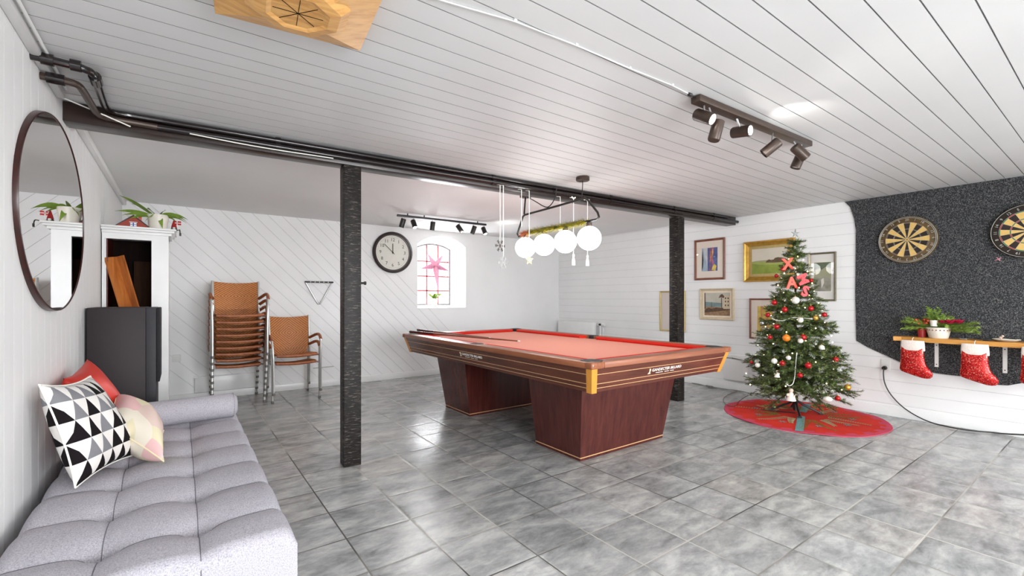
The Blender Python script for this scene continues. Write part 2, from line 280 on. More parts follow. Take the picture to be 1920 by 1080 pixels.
# ---------------------------------------------------------------- mesh helpers
class MB:
    def __init__(s): s.b = bmesh.new(); s.mi = 0; s.uv = None
    def face(s, vs):
        f = s.b.faces.new([v if isinstance(v, bmesh.types.BMVert) else s.b.verts.new(v) for v in vs]); f.material_index = s.mi; return f
    def box(s, c, d, rot=None, bev=0., seg=2):
        r = bmesh.ops.create_cube(s.b, size=1); vs = r['verts']
        R = (rot if isinstance(rot, Matrix) else Euler(rot).to_matrix()) if rot is not None else Matrix.Identity(3)
        for v in vs: v.co = Vector((v.co.x * d[0], v.co.y * d[1], v.co.z * d[2]))
        fs = {f for v in vs for f in v.link_faces}
        if bev > 0:
            es = list({e for v in vs for e in v.link_edges}); q = bmesh.ops.bevel(s.b, geom=es, offset=bev, segments=seg, affect='EDGES', profile=.5)
            fs = set(q['faces']) | {f for f in fs if f.is_valid}; vs = list({v for f in fs for v in f.verts})
        for v in vs: v.co = R @ v.co + Vector(c)
        for f in fs:
            if f.is_valid: f.material_index = s.mi
        return s
    def b2(s, a, b, bev=0.):
        return s.box([(a[i] + b[i]) / 2 for i in range(3)], [abs(b[i] - a[i]) for i in range(3)], None, bev)
    def rings(s, rings, closed=True, cap=True):
        vv = [[s.b.verts.new(p) for p in r] for r in rings]; n = len(vv[0])
        for a, b in zip(vv, vv[1:]):
            for i in range(n if closed else n - 1): s.face([a[i], a[(i + 1) % n], b[(i + 1) % n], b[i]])
        if cap and closed: s.face(list(reversed(vv[0]))); s.face(vv[-1])
        return s
    def cyl(s, p0, p1, r0, r1=None, n=16, cap=True):
        p0, p1 = Vector(p0), Vector(p1); r1 = r0 if r1 is None else r1; d = (p1 - p0).normalized()
        u = d.orthogonal().normalized(); v = d.cross(u)
        return s.rings([[p + (u * math.cos(a) + v * math.sin(a)) * r for a in [2 * PI * i / n for i in range(n)]] for p, r in ((p0, r0), (p1, r1))], cap=cap)
    def tube(s, pts, r, n=8, smooth=0, rr=None):
        pts = [Vector(p) for p in pts]
        for _ in range(smooth):
            q = [pts[0]]
            for a, b in zip(pts, pts[1:]): q += [a * .75 + b * .25, a * .25 + b * .75]
            q.append(pts[-1]); pts = q
        rings = []; u = None
        for i, p in enumerate(pts):
            d = (pts[min(i + 1, len(pts) - 1)] - pts[max(i - 1, 0)]).normalized()
            u = d.orthogonal().normalized() if u is None else (u - d * u.dot(d)).normalized()
            v = d.cross(u); R = rr(i / (len(pts) - 1)) if rr else r
            rings.append([p + (u * math.cos(a) + v * math.sin(a)) * R for a in [2 * PI * k / n for k in range(n)]])
        return s.rings(rings)
    def sph(s, c, r, n=16, sc_=(1, 1, 1)):
        q = bmesh.ops.create_uvsphere(s.b, u_segments=n, v_segments=max(6, n // 2 + 2), radius=r)
        for v in q['verts']: v.co = Vector([v.co[i] * sc_[i] + c[i] for i in range(3)])
        for f in {f for v in q['verts'] for f in v.link_faces}: f.material_index = s.mi
        return s
    def lathe(s, prof, c=(0, 0, 0), n=24, axis='z'):
        rings = []
        for r, z in prof:
            ring = []
            for i in range(n):
                a = 2 * PI * i / n; p = (r * math.cos(a), r * math.sin(a), z)
                if axis == 'y': p = (p[0], -p[2], p[1])
                ring.append(Vector(p) + Vector(c))
            rings.append(ring)
        return s.rings(rings)
    def prism(s, poly, z0, z1, mat=None):
        """poly: 2D points in local x,y; extruded z0..z1"""
        a = [Vector((p[0], p[1], z0)) for p in poly]; b = [Vector((p[0], p[1], z1)) for p in poly]
        if mat is not None: a = [mat @ q for q in a]; b = [mat @ q for q in b]
        return s.rings([a, b])
    def text(s, body, size, mat, depth=.001, ax='CENTER', sx=1., bold=0.):
        cu = bpy.data.curves.new('t', 'FONT'); cu.body = body; cu.size = size; cu.align_x = ax; cu.align_y = 'CENTER'; cu.extrude = depth; cu.resolution_u = 2; cu.offset = bold
        o = bpy.data.objects.new('t', cu); C.objects.link(o); bpy.context.view_layer.update()
        me = bpy.data.meshes.new_from_object(o.evaluated_get(bpy.context.evaluated_depsgraph_get()))
        vs = [s.b.verts.new(mat @ Vector((v.co.x * sx, v.co.y, v.co.z))) for v in me.vertices]
        for p in me.polygons:
            try: f = s.b.faces.new([vs[i] for i in p.vertices]); f.material_index = s.mi
            except ValueError: pass
        bpy.data.objects.remove(o); bpy.data.curves.remove(cu); bpy.data.meshes.remove(me); return s
    def build(s, name, mats, parent=None, smooth=35, off=None, fixn=True, sub=0):
        if fixn: bmesh.ops.recalc_face_normals(s.b, faces=s.b.faces[:])
        if off is not None:
            for v in s.b.verts: v.co -= Vector(off)
        me = bpy.data.meshes.new(name); s.b.to_mesh(me); s.b.free()
        for m in (mats if isinstance(mats, (list, tuple)) else [mats]): me.materials.append(M[m] if isinstance(m, str) else m)
        if smooth:
            for p in me.polygons: p.use_smooth = True
            me.set_sharp_from_angle(angle=math.radians(smooth))
        o = bpy.data.objects.new(name, me); C.objects.link(o)
        if parent is not None: o.parent = parent
        if sub:
            md = o.modifiers.new('sub', 'SUBSURF'); md.levels = sub; md.render_levels = sub
        return o
def tag(o, label=None, cat=None, group=None, kind=None):
    if label: o['label'] = label
    if cat: o['category'] = cat
    if group: o['group'] = group
    if kind: o['kind'] = kind
    return o
def thing(name, label, cat, loc=(0, 0, 0), rotz=0, group=None, mw=None):
    o = bpy.data.objects.new(name, None); C.objects.link(o); o.empty_display_size = .05
    if mw is not None: o.matrix_world = mw
    else: o.location = loc; o.rotation_euler = (0, 0, rotz)
    return tag(o, label, cat, group)
def kids(o): return [c for c in bpy.data.objects if c.parent == o]
def copy_tree(o, parent=None):
    c = o.copy(); C.objects.link(c); c.parent = parent
    for ch in kids(o): copy_tree(ch, c)
    return c
def MW(x, y, z, loc): return Matrix(((x[0], y[0], z[0], loc[0]), (x[1], y[1], z[1], loc[1]), (x[2], y[2], z[2], loc[2]), (0, 0, 0, 1)))
def on_right(Y, z, off=0.): return MW((0, -1, 0), (0, 0, 1), (-1, 0, 0), (XR - off, Y, z))
def on_back(X, z, off=0.): return MW((1, 0, 0), (0, 0, 1), (0, -1, 0), (X, YB - off, z))
I4 = Matrix.Identity(4)
def T(x, y, z): return Matrix.Translation((x, y, z))

# ---------------------------------------------------------------- room shell
def grooves(b, axis, first, last, step, wdt=.007, depth=.006, push=(0, 0, 1), test=None):
    """cut V joints between boards into a flat bmesh; axis = direction across the boards"""
    ax = Vector(axis).normalized(); k = first; push = Vector(push); centers = []
    while k < last:
        for o in (-wdt / 2, -wdt / 2 + .0004, wdt / 2 - .0004, wdt / 2):
            bmesh.ops.bisect_plane(b, geom=b.verts[:] + b.edges[:] + b.faces[:], dist=1e-5, plane_co=ax * (k + o), plane_no=ax)
        centers.append(k); k += step
    moved = set()
    for v in b.verts:
        d = v.co.dot(ax); j = round((d - first) / step)
        if abs(d - (first + j * step)) < wdt / 2 - .0002 and first - 1e-4 <= first + j * step < last and (test is None or test(v.co)): moved.add(v)
    for v in moved: v.co += push * depth
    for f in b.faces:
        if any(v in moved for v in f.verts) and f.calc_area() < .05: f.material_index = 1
def grid_plane(a, b_, c, d):
    m = MB(); m.face([a, b_, c, d]); return m
def struct(o): o['kind'] = 'structure'; return o
m = MB(); m.b2((XL - .2, YN - .3, -.12), (XR + .2, YB + .5, 0)); struct(m.build('floor', 'floor', smooth=0))
# boarded ceiling in front of the beam, smooth plaster behind it
YM = 3.2
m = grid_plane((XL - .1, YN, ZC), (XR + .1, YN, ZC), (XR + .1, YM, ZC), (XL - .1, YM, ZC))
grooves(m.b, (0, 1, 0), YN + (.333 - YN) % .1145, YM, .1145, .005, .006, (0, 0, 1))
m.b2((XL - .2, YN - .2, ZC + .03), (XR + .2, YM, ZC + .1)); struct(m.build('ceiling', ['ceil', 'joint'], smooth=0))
m = MB(); m.b2((XL - .2, YM, ZC + .01), (XR + .2, YB + .4, ZC + .1)); struct(m.build('ceiling_back', 'plaster', smooth=0))
# left wall, vertical boards
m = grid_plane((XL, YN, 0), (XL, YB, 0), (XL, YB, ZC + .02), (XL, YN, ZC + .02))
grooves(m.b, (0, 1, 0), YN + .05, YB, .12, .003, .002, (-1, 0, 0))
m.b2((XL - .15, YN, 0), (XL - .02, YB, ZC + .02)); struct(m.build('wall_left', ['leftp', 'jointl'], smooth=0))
# right wall, horizontal boards
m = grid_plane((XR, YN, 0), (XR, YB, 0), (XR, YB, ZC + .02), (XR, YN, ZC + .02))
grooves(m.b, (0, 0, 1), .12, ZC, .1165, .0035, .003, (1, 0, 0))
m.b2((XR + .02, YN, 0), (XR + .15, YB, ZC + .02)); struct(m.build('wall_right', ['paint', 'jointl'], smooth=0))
# back wall with the arched window opening, diagonal boards on its left part
def arch(cx, hw, z0, zs, zt, n=10):
    pts = [(cx - hw, z0), (cx + hw, z0), (cx + hw, zs)]; h = zt - zs; R = (hw * hw + h * h) / (2 * h); zc = zt - R; a0 = math.asin(hw / R)
    for i in range(1, n): a = a0 - 2 * a0 * i / n; pts.append((cx + R * math.sin(a), zc + R * math.cos(a)))
    pts.append((cx - hw, zs)); return pts
OUT = arch(3.333, .42, 1.035, 2.01, 2.155); INN = arch(3.318, .315, 1.07, 1.985, 2.065)
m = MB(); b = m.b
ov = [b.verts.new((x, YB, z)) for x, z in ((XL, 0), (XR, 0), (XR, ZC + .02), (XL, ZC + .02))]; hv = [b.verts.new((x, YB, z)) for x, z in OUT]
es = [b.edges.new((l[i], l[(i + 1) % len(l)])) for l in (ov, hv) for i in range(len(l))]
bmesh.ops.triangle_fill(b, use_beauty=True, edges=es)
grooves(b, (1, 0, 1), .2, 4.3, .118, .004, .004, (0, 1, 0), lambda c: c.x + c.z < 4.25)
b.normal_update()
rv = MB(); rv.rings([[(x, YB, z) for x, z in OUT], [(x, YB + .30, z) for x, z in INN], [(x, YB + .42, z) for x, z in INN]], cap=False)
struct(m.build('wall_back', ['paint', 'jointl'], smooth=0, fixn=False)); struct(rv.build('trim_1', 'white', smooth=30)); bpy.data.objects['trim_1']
# window in the arch
wy = YB + .32
wt = MB(); r0 = [(x, wy - .02, z) for x, z in INN]; INS = arch(3.318, .292, 1.093, 1.975, 2.045)
wt.rings([[(x, wy - .02, z) for x, z in INN], [(x, wy - .02, z) for x, z in INS], [(x, wy + .03, z) for x, z in INS], [(x, wy + .03, z) for x, z in INN]], cap=False)
wfr = struct(wt.build('window_1', 'wingrey', smooth=30))
mb = MB()
for x in (3.215, 3.415): mb.b2((x - .010, wy - .01, 1.085), (x + .010, wy + .012, 2.04))
for z in (1.304, 1.536, 1.776): mb.b2((3.02, wy - .01, z - .010), (3.615, wy + .012, z + .010))
mb.build('glazing_bars', 'winiron', wfr)
mb = MB(); mb.face([(x, wy + .004, z) for x, z in INS]); mb.build('pane', 'pane', wfr, fixn=False)
# near wall (behind the camera) with two unseen windows, added to let fill light in
m = MB()
def nb(x0, x1, z0, z1): m.b2((x0, YN - .2, z0), (x1, YN, z1))
nb(XL, .05, 0, ZC + .02); nb(1.95, 3.05, 0, ZC + .02); nb(4.95, XR, 0, ZC + .02)
for a, b_ in ((.05, 1.95), (3.05, 4.95)): nb(a, b_, 0, .5); nb(a, b_, 2.0, ZC + .02)
struct(m.build('wall_near', 'paint', smooth=0))
for i, a in enumerate((.05, 3.05)):
    f = MB()
    for x in (a + .03, a + .95, a + 1.87): f.b2((x - .03, YN - .12, .5), (x + .03, YN - .06, 2.0))
    for z in (.53, 1.97): f.b2((a, YN - .12, z - .03), (a + 1.9, YN - .06, z + .03))
    fo = struct(f.build('window_%d' % (i + 2), 'white'))  # made-up window, added out of view to carry a fill light
    g = MB(); g.face([(a, YN - .09, .5), (a + 1.9, YN - .09, .5), (a + 1.9, YN - .09, 2.0), (a, YN - .09, 2.0)]); g.build('pane', 'pane', fo, fixn=False)
m = MB(); m.b2((XL, YB - .018, 0), (XR, YB, .085), .004); struct(m.build('baseboard_back', 'white'))
m = MB(); m.b2((XR - .015, YN, 0), (XR, YB - .02, .10), .004); struct(m.build('baseboard_right', 'white'))
m = MB(); m.b2((XL, YN, ZC - .035), (XL + .035, 3.19, ZC), .006); m.b2((XL, 3.42, ZC - .035), (XL + .035, YB, ZC + .01), .006); struct(m.build('trim_2', 'white'))
m = MB(); m.tube([(XL + .05, YN, ZC - .012), (XL + .05, 3.1, ZC - .012)], .006); struct(m.build('trim_3', 'white'))
# low boxed panel and pipe rail on the back wall
m = MB(); m.b2((.14, YB - .03, .09), (.75, YB, .26), .003); m.b2((.13, YB - .036, .258), (.76, YB, .268)); struct(m.build('trim_4', 'white'))
m = MB(); m.tube([(1.42, YB - .03, .26), (1.68, YB - .03, .262)], .006); m.cyl((1.44, YB, .26), (1.44, YB - .03, .26), .005); m.cyl((1.66, YB, .26), (1.66, YB - .03, .262), .005)
tag(m.build('wall_rail', 'steel'), 'thin grey rail low on the back wall behind the pair of chairs', 'rail')

# ---------------------------------------------------------------- beam, posts, pipes
BA = math.atan2(3.03 - 3.33, 6.27)      # the beam runs slightly askew
BD = Vector((math.cos(BA), math.sin(BA), 0)); BN = Vector((BD.y, -BD.x, 0))    # BN points to the camera side
B0 = Vector((-.5, 3.34, 0))
def bp(s, out, z): return B0 + BD * s + BN * out + Vector((0, 0, z))
LB = 6.27 / math.cos(BA)
Rz = Matrix.Rotation(BA, 3, 'Z')
t = thing('ceiling_beam', 'dark stained timber beam crossing the room under the ceiling', 'beam', bp(LB / 2, 0, 2.12), 0)
m = MB(); m.box(bp(LB / 2, -.065, 2.172), (LB, .13, .105), Rz, .004); m.build('timber', 'beam', t, off=t.location)
M['reveal'] = None
def along(s0, s1, out, z, r, mt, name, par, off):
    q = MB(); q.tube([bp(s0, out, z), bp(s1, out, z)], r, 12); return q.build(name, mt, par, off=off)
pt = thing('heating_pipes', 'black lacquered heating pipes clipped along the front of the beam', 'pipes', bp(2, .03, 2.16))
along(.42, 6.05, .022, 2.198, .017, 'blackgloss', 'pipe', pt, pt.location)
along(.40, LB, .024, 2.158, .018, 'blackgloss', 'pipe', pt, pt.location)
for s in (1.0, 2.62, 4.0, 5.0, 5.75):
    q = MB(); q.cyl(bp(s, .022, 2.198), bp(s + .03, .022, 2.198), .021); q.cyl(bp(s, .024, 2.158), bp(s + .03, .024, 2.158), .022); q.box(bp(s + .015, .008, 2.178), (.02, .03, .07), Rz)
    q.build('pipe_clip', 'blackgloss', pt, off=pt.location)
# elbow section coming from the left wall
q = MB()
q.tube([(XL, 2.70, 2.185), (-.40, 2.70, 2.185), (-.325, 2.72, 2.185), (-.310, 2.77, 2.185), (-.318, 3.10, 2.188), (-.315, 3.27, 2.192), (-.27, 3.30, 2.196), bp(.45, .022, 2.198)], .016, 10, 1)
q.build('pipe', 'blackgloss', pt, off=pt.location)
q = MB(); q.tube([(XL, 2.86, 2.165), (-.42, 2.86, 2.165), (-.385, 2.87, 2.165), (-.372, 2.91, 2.165), (-.362, 3.10, 2.160), (-.355, 3.26, 2.158), (-.31, 3.295, 2.158), bp(.42, .024, 2.158)], .016, 10, 1)
q.build('pipe', 'bronze', pt, off=pt.location)
for p0, p1 in (((-.47, 2.70, 2.185), (-.43, 2.70, 2.185)), ((-.38, 2.70, 2.185), (-.345, 2.70, 2.185)), ((-.48, 2.86, 2.165), (-.42, 2.86, 2.165)), ((-.311, 2.78, 2.185), (-.313, 2.86, 2.186))):
    q = MB(); q.cyl(p0, p1, .024, n=12); q.build('coupling', 'blackgloss', pt, off=pt.location)
q = MB(); q.tube([(-.48, 3.18, 2.19), (-.36, 3.23, 2.165), (-.22, 3.28, 2.13)], .0035, 6, 1); q.tube([bp(.55, .045, 2.145), bp(.9, .05, 2.128), bp(1.35, .045, 2.135)], .0035, 6, 2)
tag(q.build('power_cable', 'string'), 'thin white cable hanging loosely across the left end of the beam', 'cable')
for (X, Y, lab) in ((.926, 3.25, 'black rough sawn timber post standing near the sofa, holding the beam'), (4.60, 3.09, 'black rough sawn timber post behind the pool table by the pictures')):
    t = thing('timber_post', lab, 'post', (X + .06, Y + .06, 0), BA)
    m = MB(); m.box((0, 0, 1.058), (.118, .12, 2.116), None, .004); m.build('post_body', 'post', t)
    if X < 2:
        m = MB(); m.cyl((.059, -.02, 1.29), (.10, -.02, 1.29), .008, n=10); m.cyl((.09, -.02, 1.29), (.103, -.02, 1.29), .013, n=10); m.build('peg', 'black', t)
    else:
        for x in (-.045, -.005, .03): m = MB(); m.cyl((x, -.059, 1.515 + x * .1), (x, -.064, 1.515 + x * .1), .007, n=8); m.build('bolt', 'black', t)
# cable on the ceiling to the spotlight bar
pts = [ray_hit(x, y, 'z', ZC - .0045) for x, y in ((690, -40), (860, 10), (965, 40), (1080, 85), (1180, 128), (1260, 160), (1311, 186))]
q = MB(); q.tube(pts, .003, 6)
for p in pts[2:]: q.cyl(p + Vector((-.006, 0, .006)), p + Vector((.006, 0, .006)), .009, n=8)
tag(q.build('power_cable', 'ceil'), 'white cable clipped along the ceiling boards to the brown spotlight bar', 'cable')

# ---------------------------------------------------------------- pine ceiling lamp
t = thing('pine_ceiling_lamp', 'square knotty pine ceiling lamp with an eight sided wooden boss', 'lamp', (.312, 1.61, ZC), math.radians(-6.5))
def sq(h, z): return [(-h, -h, z), (h, -h, z), (h, h, z), (-h, h, z)]
m = MB(); m.rings([sq(.242, 0), sq(.242, -.055), sq(.09, -.105)]); m.build('base', 'pine', t, smooth=0)
m = MB(); oc = lambda r, z: [(r * math.cos(PI / 8 + k * PI / 4), r * math.sin(PI / 8 + k * PI / 4), z) for k in range(8)]
m.rings([oc(.16, -.075), oc(.165, -.092), oc(.135, -.112), oc(.10, -.118), oc(.085, -.112)]); m.build('boss', 'pine', t, smooth=0)
m = MB()
for k in range(4): a = k * PI / 4; m.box((0, 0, -.1125), (.15, .0015, .002), (0, 0, a))
m.build('star_joint', 'darkwood', t)

# ---------------------------------------------------------------- spotlight bars
def head(parent, p, d, L, r, bodym, lit, stem):
    p = Vector(p); d = Vector(d).normalized(); q = MB()
    q.lathe([(0.0001, -L / 2), (r * .9, -L / 2), (r, -L / 2 + .006), (r, L / 2), (r * .86, L / 2), (r * .8, L / 2 - .012), (.0001, L / 2 - .012)], n=20)
    R = d.to_track_quat('Z', 'Y').to_matrix()
    for v in q.b.verts: v.co = R @ v.co + p
    ho = q.build('spot_head', bodym, parent)
    q = MB(); q.cyl(p, stem, .0045, n=8); q.build('stem', 'steel', ho)
    q = MB(); q.cyl(p + d * (L / 2 - .012), p + d * (L / 2 - .009), r * .78, n=16); q.build('lens', 'lens' if lit else 'plastic', ho)
t = thing('spotlight_bar', 'brown spotlight bar with round heads on the boarded ceiling', 'ceiling light', (2.75, 1.31, ZC), math.radians(-2))
q = MB(); q.box((0, 0, -.02), (1.24, .055, .035), None, .004); q.build('bar', 'bronze', t)
q = MB(); q.cyl((-.62, 0, -.01), (-.66, .0, -.01), .004, n=8); q.cyl((-.655, 0, -.01), (-.675, 0, -.01), .009, n=8); q.build('connector', 'black', t)
hd = [((-.545, 0.0, -.095), (.13, -.84, -.5), 1, (-.545, 0, -.03)), ((-.47, -.02, -.16), (.22, -.12, .9), 0, (-.50, 0, -.035)), ((-.19, .0, -.10), (.04, -.96, -.15), 1, (-.24, 0, -.03)),
      ((.12, -.01, -.135), (-.39, .65, -.6), 0, (.16, 0, -.03)), ((.44, -.03, -.11), (.6, -.35, -.6), 0, (.42, 0, -.03)), ((.53, .02, -.135), (-.2, .3, -.9), 0, (.53, 0, -.03))]
for p, d, lit, st in hd: head(t, p, d, .105, .031, 'bronze', lit, st)
spot((2.28, 1.20, 2.08), (.35, -.8, -.6), 10, 2.2); spot((2.60, 1.22, 2.09), (.5, .3, -1), 12, 2.2)
spot((2.60, 1.16, 2.08), (.45, -.10, .30), 2.2, 1.5); spot((3.28, 1.36, 2.08), (.9, .35, -.55), 5, 1.3)
t = thing('spotlight_bar', 'slim black spotlight bar on the plaster ceiling above the arched window', 'ceiling light', (2.78, 5.31, ZC), math.radians(-1.5))
q = MB(); q.box((0, 0, -.025), (1.27, .03, .025), None, .003)
for x in (-.5, -.28, .5): q.cyl((x, 0, .01), (x, 0, -.02), .007, n=8)
q.build('bar', 'black', t)
for i, (x, lit, d) in enumerate(((-.57, 0, (-.2, .3, -1)), (-.42, 1, (.1, -.5, -.9)), (-.17, 0, (-.05, .2, -1)), (.22, 1, (.5, -.4, -.9)), (.43, 0, (-.3, .2, -1)), (.60, 1, (.1, -.5, -.9)))):
    head(t, (x, -.01, -.115), d, .11, .031, 'black', lit, (x, 0, -.03))
spot((2.35, 5.20, 2.04), (-.9, -.3, -.62), 34, 1.75); spot((3.0, 5.22, 2.05), (.3, .9, -.5), 3, 2.2); spot((3.4, 5.20, 2.05), (.9, -.2, -.1), 5, 2.4)

# ---------------------------------------------------------------- pendant with four globes
t = thing('globe_pendant_lamp', 'long black tube pendant lamp with four lit white globes over pool table', 'lamp', (2.75, 3.12, ZC))
off = t.location
pth = [(2.75, 3.665, 1.86), (2.75, 3.683, 1.83), (2.75, 3.66, 1.80), (2.75, 3.1, 1.812), (2.75, 2.60, 1.825), (2.75, 2.575, 1.84), (2.75, 2.59, 1.88), (2.75, 2.70, 2.00), (2.75, 2.74, 2.022), (2.75, 3.1, 2.012), (2.75, 3.56, 2.004), (2.75, 3.59, 1.99), (2.75, 3.665, 1.86)]
q = MB(); q.tube(pth, .0095, 10); q.build('tube_frame', 'black', t, off=off)
for (x, y) in ((2.79, 2.80), (2.79, 3.60)):
    q = MB(); q.lathe([(.0001, 0), (.055, 0), (.058, -.006), (.058, -.03), (.052, -.034), (.0001, -.034)], (x, y, ZC)); q.build('canopy', 'bronze', t, off=off)
    q = MB(); q.tube([(x, y, ZC - .03), (2.75, y - .03, 2.015)], .0035 if y < 3 else .008, 8); q.build('suspension_rod', 'black', t, off=off)
q = MB(); q.tube([(2.79, 3.58, 2.19), (2.76, 3.42, 2.12), (2.75, 3.24, 2.02), (2.75, 3.17, 2.03), (2.77, 3.13, 2.10), (2.78, 3.12, 2.20)], .005, 6, 2); q.build('flex', 'black', t, off=off)
for (y) in (3.55, 3.265, 2.975, 2.685):
    q = MB(); q.lathe([(.0001, 0), (.022, 0), (.024, -.035), (.02, -.05), (.0001, -.05)], (2.75, y, 1.81)); q.build('lamp_holder', 'bronze', t, off=off)
    q = MB(); q.sph((2.75, y, 1.68), .1, 32); q.build('globe', 'globe', t, off=off)
q = MB(); random.seed(3)
for i in range(4200):
    u = random.random(); y = 2.72 + u * .88; a = random.random() * 2 * PI; c = Vector((2.75, y, 1.822)); d = Vector((math.cos(a), random.uniform(-.8, .8), math.sin(a))).normalized()
    L = random.uniform(.03, .075); n = d.orthogonal().normalized() * .0026; q.mi = 2 if u > .86 else (1 if random.random() < .3 else 0)
    q.face([c + d * .008 - n, c + d * .008 + n, c + d * L])
tag(q.build('tinsel_garland', ['tinsel', 'leafdark', 'tinsel2'], smooth=0), 'gold and green tinsel garland wound on the globe lamp bar', 'garland')

# ornaments hanging from the beam
def ribbon(q, x, y, z0, z1, wd=.006): q.b2((x - wd / 2, y - .001, z0), (x + wd / 2, y + .001, z1))
def starpoly(n, R, r, rot=PI / 2): return [((R if i % 2 == 0 else r) * math.cos(rot + PI * i / n), (R if i % 2 == 0 else r) * math.sin(rot + PI * i / n)) for i in range(2 * n)]
def beam_y(x): return 3.34 - .0478 * (x + .5) - .068
def hang(name, x, lab, cat, ztop, zbot):
    t = thing(name, lab, cat, (x, beam_y(x), ztop)); q = MB(); ribbon(q, 0, 0, zbot - ztop, .0); q.tube([(0, 0, 0), (0, .02, .005), (0, .05, .012)], .003, 6); q.build('ribbon', 'string', t); return t
def flake(t, z, r, mt, th=.004):
    q = MB()
    for k in range(3): q.box((0, 0, z), (2 * r, th, .004), (0, k * PI / 3, 0))
    for k in range(6):
        a = k * PI / 3
        for s in (-1, 1):
            for f in (.55, .8): p = Vector((math.cos(a) * r * f, 0, z + math.sin(a) * r * f)); q.box(p + Vector((math.cos(a + s * .9), 0, math.sin(a + s * .9))) * r * .14, (r * .3, th, .003), (0, -(a + s * .9), 0))
    q.build('snowflake', mt, t)
t = hang('snowflake_ornament', 2.20, 'leftmost white ribbon with a pale silver snowflake hanging from the beam', 'ornament', 2.13, 1.53); flake(t, -.65, .05, 'steel')
t = hang('snowflake_ornament', 2.168, 'dark brown snowflake hanging left of the lowest ribbon by lamp', 'ornament', 2.13, 1.66); flake(t, -.51, .05, 'bronze')
t = hang('ribbon_ornament', 2.385, 'white ribbon hanging from the beam in front of the farthest globe', 'ornament', 2.12, 1.80)
t = hang('star_ornament', 2.467, 'cream cut-out star hanging on a white ribbon below farthest globe', 'ornament', 2.12, 1.56)
q = MB(); q.prism(starpoly(5, .048, .022), -.003, .003, MW((1, 0, 0), (0, 0, 1), (0, -1, 0), (0, 0, -.605))); q.build('star', 'cream', t)
q = MB(); [q.cyl((.02 * math.cos(PI / 2 + k * 1.2566), -.004, -.605 + .02 * math.sin(PI / 2 + k * 1.2566)), (.02 * math.cos(PI / 2 + k * 1.2566), -.0045, -.605 + .02 * math.sin(PI / 2 + k * 1.2566)), .006, n=8) for k in range(5)]; q.build('star_hole', 'goldball', t)
t = hang('disc_ornament', 2.815, 'short white ribbon with flat cream disc above the third globe', 'ornament', 2.11, 1.82)
q = MB(); q.cyl((0, 0, -.30), (0, 0, -.305), .018); q.build('disc', 'cream', t)
for x, lab in ((2.975, 'white tassel on cord hanging between the third and nearest globe'), (3.15, 'white tassel on cord hanging behind the nearest globe')):
    t = hang('tassel_ornament', x, lab, 'ornament', 2.12, 1.56)
    q = MB(); q.lathe([(.0001, -.52), (.010, -.53), (.012, -.545), (.007, -.555), (.015, -.58), (.017, -.63), (.0001, -.632)], n=12); q.build('tassel', 'string', t)
    q = MB(); q.box((-.012, 0, 0), (.03, .006, .012), (0, .5, 0)); q.box((.012, 0, 0), (.03, .006, .012), (0, -.5, 0)); q.build('bow', 'string', t)

# ---------------------------------------------------------------- pool table
tx0, tx1, ty0, ty1, tz = 2.02, 3.63, 1.95, 4.86, .785
tc = Vector(((tx0 + tx1) / 2, (ty0 + ty1) / 2, 0))
t = thing('pool_table', 'large mahogany pool table with red cloth and two block pedestals', 'pool table', tc); off = tc
hx, hy = (tx1 - tx0) / 2, (ty1 - ty0) / 2
q = MB(); q.box((0, 0, .735), (2 * hx - .24, 2 * hy - .24, .04)); q.build('bed_cloth', 'bedcloth', t)
rw = .115
def rail(a, b_, mt): q = MB(); q.b2(a, b_, .008); return q.build('rail', mt, t)
rail((-hx, -hy, .745), (-hx + rw, hy, tz), 'rail'); rail((hx - rw, -hy, .745), (hx, hy, tz), 'rail')
rail((-hx + rw, -hy, .745), (hx - rw, -hy + rw, tz), 'railx'); rail((-hx + rw, hy - rw, .745), (hx - rw, hy, tz), 'railx')
def cushion(p0, p1, n):    # cloth covered cushion, n = inward direction
    p0, p1, n = Vector(p0), Vector(p1), Vector(n); d = (p1 - p0).normalized(); up = Vector((0, 0, 1)); q = MB(); pr = [(0, 0.0), (.02, .002), (.052, -.008), (.056, -.014), (.04, -.04), (0, -.04)]
    rg = []
    for p, s in ((p0, 1), (p1, -1)): rg.append([p + n * a + up * (tz - .001 + z) + d * s * a * .9 for a, z in pr])
    q.rings(rg); q.build('cushion', 'redcloth', t)
k = .075
for sx in (-1, 1):
    x = sx * (hx - rw)
    for a, b_ in ((-hy + rw + .04, -k), (k, hy - rw - .04)): cushion((x, a, 0), (x, b_, 0), (-sx, 0, 0))
for sy in (-1, 1): cushion((-hx + rw + .04, sy * (hy - rw), 0), (hx - rw - .04, sy * (hy - rw), 0), (0, -sy, 0))
def pocket(x, y, dx, dy):
    q = MB(); n = 24; c = Vector((x, y, 0)); d = Vector((dx, dy, 0)).normalized(); a0 = math.atan2(d.y, d.x); r = .062
    def ring(r0, z): return [c + Vector((r0 * math.cos(a0 + a), r0 * math.sin(a0 + a), z)) for a in [(-1 + 2 * i / n) * 2.1 for i in range(n + 1)]]
    if dy == 0: r = .052
    q.rings([ring(r - .008, .752), ring(r - .008, tz + .003), ring(r + .010, tz + .003), ring(r + .010, .752)], closed=False); q.mi = 1; q.cyl((x, y, .7565), (x, y, tz + .0018), r - .004, n=28); q.build('pocket', ['black', 'ink'], t)
for sx in (-1, 1):
    for sy in (-1, 1): pocket(sx * (hx - rw + .015), sy * (hy - rw + .015), sx, sy)
    pocket(sx * (hx - rw + .03), 0, sx, 0)
